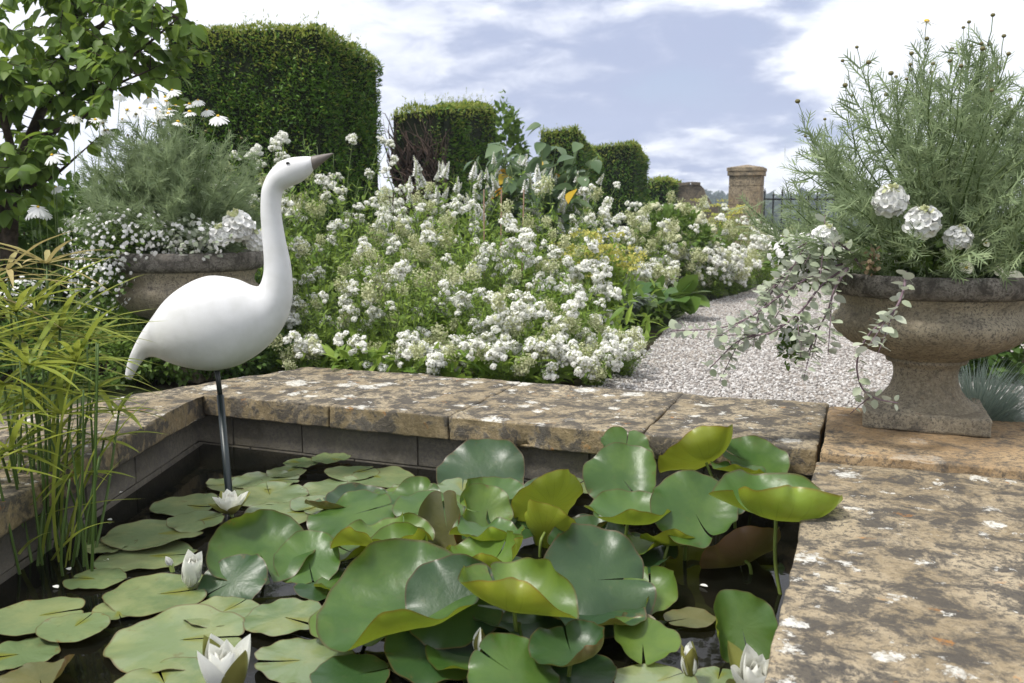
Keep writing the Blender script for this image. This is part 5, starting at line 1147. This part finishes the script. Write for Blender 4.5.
for i, (px, py, sz, lb) in enumerate([(1012, 283, .035, 'pale yellow trumpet petunia hanging at the photo edge of the near urn'), (966, 268, .018, 'small white petunia flower drooping over the rim of the near urn'), (998, 272, .014, 'tiny white and yellow petunia bud above the rim of the near urn'), (985, 243, .012, 'tiny white and yellow flower among dark leaves over the near urn')]):
    c = PD(px, py, 2.66); root = thing('petunia_flower', lb, 'flower', tuple(c), 'small petunia flowers in the near urn'); mb = MB(); a = np.linspace(0, 6.28, 5, endpoint=False); d = np.stack([np.cos(a), np.sin(a), np.full(5, .35)], 1)
    inst(mb, PETAL, d * .003, frames(d, np.array([0, 0, 1.0])), np.full(5, sz)); mb.build('petals', M['petunia'], root); mb = MB(); ico(mb, (0, 0, .004), sz * .25, sub=1); mb.build('flower_centre', M['daisy_eye'], root)
    mb = MB(); tube(mb, [(0, 0, 0), (0, 0, -sz * 1.4)], sz * .12, sz * .06, 6); mb.build('stem', M['stem'], root); root.rotation_euler = (-FWD * .8 + UP * .4 + RGT * (.2 * i - .3)).to_track_quat('Z', 'Y').to_euler()

# trailing silver-leaved stems
M['helix'] = leafmat('trailing_leaf', (0.24, 0.29, 0.17), (0.50, 0.54, 0.43), .75, .25, under=(.45, .47, .42)); M['purple'] = plain('purple_stem', (.17, .12, .14), .8, .2, .2, 40)
M['bacopa'] = leafmat('small_white_flower', (.74, .73, .72), (.86, .85, .84), .6, .25)
def trail(label, pts, seed, L=.033, step=.017, side=3):
    rg = np.random.default_rng(seed); W = [PD(*p) for p in pts]; o = W[0]; root = thing('silver_trailing_plant', label, 'trailing plant', tuple(o), 'silvery stems trailing from the near urn'); sm = MB(); lm = MB()
    main = np.array(curve([np.array(p - o) for p in W], 8)); lines = [(main, .0042, .0018)]
    for k in range(side):
        j = rg.integers(len(main) // 4, len(main) - 4); p = main[j]; d = nrm(main[j + 2] - main[j]); dd = nrm(d + rg.normal(size=3) * .7 + [0, 0, -.2]); q = [p + dd * t_ + np.array([0, 0, -.4]) * t_ * t_ for t_ in np.linspace(0, rg.uniform(.08, .17), 7)]; lines.append((np.array(q), .002, .0012))
    for c, r0, r1 in lines:
        tube(sm, c, r0, r1, 5); acc = 0.0; k = 0; tot = np.linalg.norm(np.diff(c, axis=0), axis=1).sum(); s = .02; cum = np.concatenate([[0], np.cumsum(np.linalg.norm(np.diff(c, axis=0), axis=1))])
        while s < tot:
            p = np.array([np.interp(s, cum, c[:, i]) for i in range(3)]); j = min(np.searchsorted(cum, s), len(c) - 1); d = nrm(c[j] - c[j - 1]); az = k * 1.57 + rg.normal() * .4; u = nrm(np.cross(d, [.3, .2, .9])); v = np.cross(d, u); k += 1
            for sg in (1, -1):
                dd = nrm((math.cos(az) * u + math.sin(az) * v) * sg + d * .4 + [0, 0, .25]); inst(lm, ROUND, (p + dd * .006)[None], rots(dd[None], rg), np.array([L * rg.uniform(.6, 1.2) * (1 - .12 * s / tot)]))
            s += step * rg.uniform(.8, 1.4)
    sm.build('stem', M['purple'], root); lm.build('foliage', M['helix'], root); return root
trail('longest silvery trailing stem reaching out sideways over the gravel', [(842, 264, 2.75), (812, 276, 2.7), (780, 296, 2.7), (752, 316, 2.72), (720, 328, 2.75), (672, 331, 2.8)], 1, side=4)
trail('silvery trailing stem below the longest one, its tip sloping down', [(846, 268, 2.7), (822, 285, 2.66), (800, 312, 2.66), (772, 332, 2.68), (740, 340, 2.7), (710, 368, 2.72)], 2, side=5)
trail('silvery trailing stem hanging down the front of the near urn to its plinth', [(906, 272, 2.62), (903, 292, 2.55), (893, 312, 2.53), (868, 336, 2.53), (857, 362, 2.56), (862, 388, 2.58), (878, 399, 2.58), (898, 403, 2.55)], 3, step=.024, side=3)
trail('silvery trailing stem arching over the urn side among small white flowers', [(850, 262, 2.8), (826, 258, 2.75), (800, 262, 2.75), (778, 282, 2.75), (765, 305, 2.75)], 4, side=6)
trail('short silvery stem close to the urn bowl', [(848, 268, 2.66), (835, 288, 2.62), (828, 310, 2.62), (818, 330, 2.64), (808, 352, 2.66)], 5, side=4)
trail('silvery stem standing up beside the daisy bush on the urn rim', [(862, 268, 2.75), (848, 250, 2.72), (832, 240, 2.7), (812, 240, 2.72), (795, 250, 2.75)], 6, side=6)
def bacopa(label, c, r, n, nf, seed, sq=(1, .8, .7), lm_='mid_leaf', flower=.020):
    root, q = tuft('trailing_bacopa', label, 'trailing plant', c, n, r, ROUND, .024, lm_, seed, 'cushions of small white flowers', up=.3, sq=sq); rg = np.random.default_rng(seed + 9); mb = MB()
    d = nrm(rg.normal(size=(nf, 3)) + np.array(-FWD) * .6 + [0, 0, .3]); p = d * r * np.array(sq) * rg.uniform(.8, 1.1, (nf, 1))
    for k in range(nf):
        ax = nrm(d[k] + rg.normal(size=3) * .4); u = nrm(np.cross(ax, rg.normal(size=3))); v = np.cross(ax, u); aa = np.linspace(0, 6.28, 5, endpoint=False) + rg.random()
        dd = np.cos(aa)[:, None] * u + np.sin(aa)[:, None] * v; inst(mb, PETAL, np.repeat(p[k][None], 5, 0), frames(dd, ax), np.stack([np.full(5, flower * .30), np.full(5, flower * .42), np.full(5, flower * .4)], 1) * rg.uniform(.8, 1.2))
    stuff_ = mb.build('flowers', M['bacopa'], root); stuff_['kind'] = 'stuff'
    return root
bacopa('cushion of small white flowers spilling over the side of the near urn', PD(806, 262, 2.85), .13, 320, 150, 51, flower=.024)
bacopa('small hanging tuft of white flowers at the end of the cushion over the gravel', PD(792, 345, 2.75), .06, 90, 40, 52, sq=(.7, .7, 1.2), flower=.022)
bacopa('wide cushion of tiny white flowers over the rim of the broad urn', PD(118, 240, 4.25), .25, 800, 380, 53, sq=(1.2, .7, .62), flower=.020)
bacopa('curtain of tiny white flowers hanging below the broad urn rim', PD(98, 280, 4.2), .17, 460, 240, 54, sq=(1.1, .6, .9), flower=.020)
bacopa('cushion of silvery leaves and white flowers at the rim near the bird neck', PD(190, 240, 4.25), .20, 460, 110, 55, sq=(1.3, .7, .5), lm_='helix', flower=.024)
bacopa('tuft of white flowers in the shade behind the sedge blades', PD(25, 300, 4.5), .16, 240, 110, 56, flower=.026)

# big daisies beside the tree
root = thing('oxeye_daisies', 'shaggy white daisies on tall stalks beside the tree trunk', 'flower', tuple(PX(48, 4.6, GZ))); sm = MB(); o = root.location
SH_D = daisy_mesh(77, 22, .05, .45)
for k, (px, py) in enumerate([(38, 207), (30, 212), (46, 213), (56, 187), (52, 155), (74, 116), (120, 95), (148, 98), (140, 108), (160, 112), (198, 100), (207, 110), (218, 116), (172, 90), (100, 120), (108, 130)]):
    p = PD(px, py, 4.4 + .1 * (k % 4)) - o; ee = (UP * .8 - FWD * .5 + RGT * random.Random(k).uniform(-.4, .4)).to_track_quat('Z', 'Y').to_euler(); child('daisy_flower', SH_D, root, tuple(p), tuple(ee), [1.0, .8, .7, .75][k % 4])
    tube(sm, curve([(p.x * .3, p.y * .3, 0), (p.x * .8, p.y * .8, p.z * .6), tuple(p)], 5), .003, .002, 4)
sm.build('stalks', M['stem'], root)

# blue fescue
rg = np.random.default_rng(61); root = thing('blue_fescue', 'mound of fine blue-grey grass beside the stone urn', 'ornamental grass', tuple(PX(990, 3.12, GZ)))
M['fescue'] = leafmat('fescue_blade', (0.17, 0.23, 0.19), (0.36, 0.42, 0.34), .6, .2); mb = MB(); BL = blade([(0, .5), (.5, .42), (1, 0)], .2, 0)
n = 2300; a = rg.uniform(0, 6.28, n); el = rg.uniform(.1, 1.35, n); o = np.stack([np.cos(a), np.sin(a), np.zeros(n)], 1); L = rg.uniform(.22, .36, n); prev = o * (rg.random(n) * .07)[:, None]
segs = 5; step_ = (L / segs)
for k in range(segs):
    e = el + (k / segs) ** 1.5 * .9; d = o * np.sin(e)[:, None] + np.array([0, 0, 1.0]) * np.cos(e)[:, None]; w_ = .0022 * (1 - k / segs * .75)
    inst(mb, blade([(0, 1), (1, .8 if k < segs - 1 else 0)], .2, 0), prev, frames(d, np.array([0, 0, 1.0]) + o), np.stack([np.full(n, w_), step_, np.full(n, w_)], 1)); prev = prev + d * step_[:, None]
mb.build('blades', M['fescue'], root)

# ------------------------------------------------------------------ umbrella sedge
M['sedge'] = leafmat('sedge_blade', (0.12, 0.175, 0.022), (0.30, 0.33, 0.055), .38, .35); M['sedge_dry'] = leafmat('sedge_dry', (0.22, 0.21, 0.07), (0.40, 0.33, 0.15), .6, .25); M['sedge_stem'] = leafmat('sedge_stem', (0.045, 0.085, 0.018), (0.09, 0.14, 0.035), .4, .05)
rg = np.random.default_rng(17); root = thing('umbrella_sedge', 'umbrella sedge with long arching green blades rising from the pond', 'water plant', tuple(P(40, 552, WZ))); o = np.array(root.location)
whorls = [(60, 328, 2.55, 15, .25, 0), (76, 362, 2.45, 16, .24, 0), (16, 312, 2.5, 13, .26, 0), (119, 411, 2.5, 9, .16, 0), (78, 474, 2.35, 9, .13, 0), (10, 452, 2.2, 12, .20, 0), (38, 396, 2.4, 14, .22, 0), (4, 384, 2.3, 12, .24, 0), (47, 264, 2.65, 11, .20, 1), (-30, 345, 2.3, 14, .26, 0), (-25, 290, 2.5, 12, .26, 1), (98, 388, 2.6, 9, .18, 0), (30, 430, 2.55, 10, .17, 0), (-10, 420, 2.2, 12, .22, 0), (60, 345, 2.7, 14, .26, 0), (28, 365, 2.3, 15, .25, 0), (90, 340, 2.75, 10, .2, 0), (20, 340, 2.65, 14, .26, 0), (62, 415, 2.3, 12, .2, 0), (-20, 470, 2.1, 12, .2, 0), (50, 450, 2.6, 10, .18, 0), (104, 440, 2.5, 8, .14, 0), (8, 270, 2.6, 11, .22, 1), (36, 300, 2.7, 13, .24, 0)]
def sedge_blades(mb, c, n, L, rg, wid=.0105, upb=.35):
    for k in range(n):
        a = 2 * math.pi * k / n + rg.normal() * .25; h = np.array([math.cos(a), math.sin(a), 0]); el = upb + rg.normal() * .28; l = L * rg.uniform(.75, 1.35); S = 9; pts = []; ang = el; p = np.array(c, float)
        for s in range(S + 1):
            pts.append(p.copy()); ang -= rg.uniform(.01, .11); p = p + (h * math.cos(ang) + np.array([0, 0, 1]) * math.sin(ang)) * l / S
        V = []; sd = np.array([-h[1], h[0], 0])
        for s, q in enumerate(pts):
            t_ = s / S; w_ = wid * (.5 + 1.2 * t_) * (1 - t_) ** .6 if t_ < .35 else wid * .93 * (1 - (t_ - .35) / .65) ** .75
            V += [q - sd * w_ + [0, 0, w_ * .35], q, q + sd * w_ + [0, 0, w_ * .35]]
        F = [x for s in range(S) for x in ((3 * s, 3 * s + 1, 3 * s + 4, 3 * s + 3), (3 * s + 1, 3 * s + 2, 3 * s + 5, 3 * s + 4))]; mb.add(V, F)
for i, (px, py, d, n, L, dry) in enumerate(whorls):
    c = np.array(PD(px, py, d)) - o; foot = np.array(P(min(px, 95) * .62 + 12 + rg.normal() * 14, 548 + rg.normal() * 16, WZ)) - o; foot[2] = -.15
    mb = MB(); tube(mb, curve([foot, foot * .45 + c * .55 + rg.normal(size=3) * .012, c], 5), .0048, .0032, 6); st = mb.build('stem', M['sedge_stem'], root)
    mb = MB(); sedge_blades(mb, c, n, L, rg); mb.build('leaf_whorl', M['sedge_dry' if dry else 'sedge'], st)
for i in range(26):
    foot = np.array(P(rg.uniform(-60, 105), rg.uniform(520, 575), WZ)) - o; foot[2] = -.15; tip = foot + np.array([rg.normal() * .07, rg.normal() * .07, rg.uniform(.35, .75)]); mb = MB()
    tube(mb, curve([foot, foot * .5 + tip * .5 + rg.normal(size=3) * .012, tip], 4), .0046, .0022, 5); mb.build('stem', M['sedge_stem'], root)
mb = MB()
for i in range(40):
    foot = np.array(P(rg.uniform(-40, 70), rg.uniform(515, 570), WZ)) - o; sedge_blades(mb, foot, 1, rg.uniform(.25, .5), rg, .009, 1.25)
mb.build('base_blades', M['sedge'], root)
tag(root, root['label'], 'water plant')

# ------------------------------------------------------------------ tree at the upper left
M['tree_leaf'] = leafmat('tree_leaf', (0.055, 0.120, 0.022), (0.18, 0.27, 0.050), .5, .45, tcol=(.30, .40, .05))
rg = np.random.default_rng(23); dT = 5.0; tb = PX(-20, dT, GZ); root = thing('garden_tree', 'broad-leaved tree with dark crooked limbs overhanging the corner of the photo', 'tree', tuple(tb)); o = np.array(tb)
def L3(pts): return [np.array(PD(*p)) - o for p in pts]
limbs = [([(8, 270, dT), (12, 205, dT), (22, 160, dT), (46, 100, dT + .1), (70, 40, dT + .1), (84, -40, dT + .1)], .040, .012), ([(10, 215, dT), (-30, 186, dT - .1), (-80, 150, dT - .2)], .034, .014), ([(18, 175, dT), (0, 100, dT - .2), (-14, 20, dT - .3)], .026, .008),
         ([(44, 105, dT + .1), (88, 82, dT), (130, 58, dT - .1), (178, 18, dT - .2)], .018, .004), ([(30, 140, dT), (76, 122, dT - .1), (112, 88, dT - .2), (150, 70, dT - .2)], .016, .004), ([(60, 66, dT + .1), (105, 22, dT), (150, -14, dT - .1), (195, -40, dT - .1)], .016, .004), ([(70, 40, dT + .1), (60, -20, dT), (40, -80, dT)], .018, .006),
         ([(-5, 110, dT - .2), (-60, 60, dT - .3), (-110, 20, dT - .3)], .02, .006), ([(16, 190, dT), (50, 178, dT - .2), (84, 150, dT - .3)], .016, .004), ([(10, 240, dT), (-20, 232, dT), (-60, 225, dT)], .03, .015)]
mb = MB(); t0 = L3(limbs[0][0]); tube(mb, curve([np.array([0, 0, 0.0]), (t0[0] * [.6, .6, .5])] + t0, 5), .06, .012, 9); mb.build('trunk', M['bark'], root)
lm = MB(); tw = MB()
allp = []
for k, (pts, r0, r1) in enumerate(limbs):
    c = curve(L3(pts), 6)
    if k: mb = MB(); tube(mb, c, r0, r1, 7); mb.build('limb', M['bark'], root)
    allp += [(q, i / len(c)) for i, q in enumerate(c) if i > len(c) * .3]
def in_crown(x, y):
    if x > 206: return False
    if x > 120: return y < 58 + 22 * math.sin(x * .21) + (28 if x > 160 else 0)
    if x > 62: return y < 125 + 18 * math.sin(x * .3)
    return y < 215 + 15 * math.sin(x * .2)
nt = 0; cnt = 0
while nt < 190 and cnt < 6000:
    cnt += 1; b, f = allp[rg.integers(len(allp))]; d = nrm(rg.normal(size=3) * [1, 1, .7] + [0, 0, .1]); L = rg.uniform(.18, .52); e = b + d * L + np.array([0, 0, -.12 * L]); sx, sy = proj(Vector(e + o))
    if not in_crown(sx, sy) or sx < -120 or sy < -110: continue
    nt += 1; pts = np.array(curve([b, b * .5 + e * .5 + np.array([0, 0, .05 * L]), e], 5)); tube(tw, pts, .0035, .0014, 4)
    for j in range(2, len(pts)):
        for s in (1, -1):
            if rg.random() < .12: continue
            dd = nrm(nrm(np.cross(d, [0, 0, 1])) * s * rg.uniform(.3, 1) + d * .6 + [0, 0, -rg.uniform(.2, 1.3)] + rg.normal(size=3) * .25); Ls = rg.uniform(.06, .105)
            inst(lm, OVATE, pts[j][None], rots(dd[None], rg, nrm(np.array([0, 0, 1.0]) - FWD * .4)), np.array([[Ls * .92, Ls, Ls]]))
tw.build('twigs', M['bark'], root); lm.build('foliage', M['tree_leaf'], root)

# ------------------------------------------------------------------ far trees
M['far_leaf'] = leafmat('far_leaf', (0.028, 0.055, 0.024), (0.07, 0.10, 0.035), .6, .2)
CL = blade([(0, .2), (.4, .5), (1, .1)], .2, .2)
def far_tree(label, px, d, ybase, ytop, r, seed, lm_='far_leaf'):
    rg = np.random.default_rng(seed); b = PX(px, d, zt(ybase, d)); H = zt(ytop, d) - zt(ybase, d); ga = math.atan2(b.y, b.x); b.z = hill_z(math.hypot(b.x, b.y), ga) - .1; H = zt(ytop, d) - b.z
    root = thing('field_tree', label, 'tree', tuple(b), 'trees in the fields beyond the railings'); mb = MB(); tube(mb, [(0, 0, 0), (0, 0, H * .35), (0, 0, H * .8)], H * .03, H * .008, 7); mb.build('trunk', M['bark'], root)
    mb = MB(); n = 3200; cl = nrm(rg.normal(size=(26, 3))) * rg.uniform(.3, .8, (26, 1)); q = cl[rg.integers(26, size=n)] + nrm(rg.normal(size=(n, 3))) * rg.uniform(.1, .34, (n, 1)); q = q * [r, r, H * .45] + [0, 0, H * .56]; inst(mb, CL, q, rots(nrm(rg.normal(size=(n, 3)) + [0, 0, .4]), rg), rg.uniform(.04, .085, n) * H); mb.build('crown', M[lm_], root)
far_tree('round dark tree in the field seen through the middle of the railings', 791, 75, 246, 221, 2.6, 1); far_tree('light green round tree in the field beside the urn daisy bush', 836, 60, 262, 216, 2.6, 2, 'mid_leaf'); far_tree('dark round tree in the field next to the gate pier', 770, 90, 240, 214, 3.2, 3)
rg = np.random.default_rng(44); mb = MB()
for k in range(420):
    d = rg.uniform(190, 420); px = rg.uniform(640, 980); b = PX(px, d, 0); gz_ = hill_z(math.hypot(b.x, b.y), math.atan2(b.y, b.x)); r = rg.uniform(3.5, 6); n = 60; q = nrm(rg.normal(size=(n, 3))) * rg.uniform(.6, 1, (n, 1)) * [r, r, r * .9] + np.array([b.x, b.y, gz_ + r * .7]); inst(mb, CL, q, rots(nrm(rg.normal(size=(n, 3)) + [0, 0, .5]), rg), rg.uniform(.5, .9, n) * r * .8)
stuff(tag(mb.build('far_woods', M['far_leaf']), 'dark wooded hillside far beyond the iron railings', 'woods'))
# air: far things fade a little
mb = MB(); box(mb, (-450, -450, -11), (450, 450, 48)); m, t = mat('air'); vo = t.n('ShaderNodeVolumePrincipled', {'Color': (.72, .80, .95, 1), 'Density': 0.0011, 'Anisotropy': 0.2}); t.t.links.new(vo.outputs[0], t.n('ShaderNodeOutputMaterial').inputs['Volume'])
stuff(mb.build('haze', m))
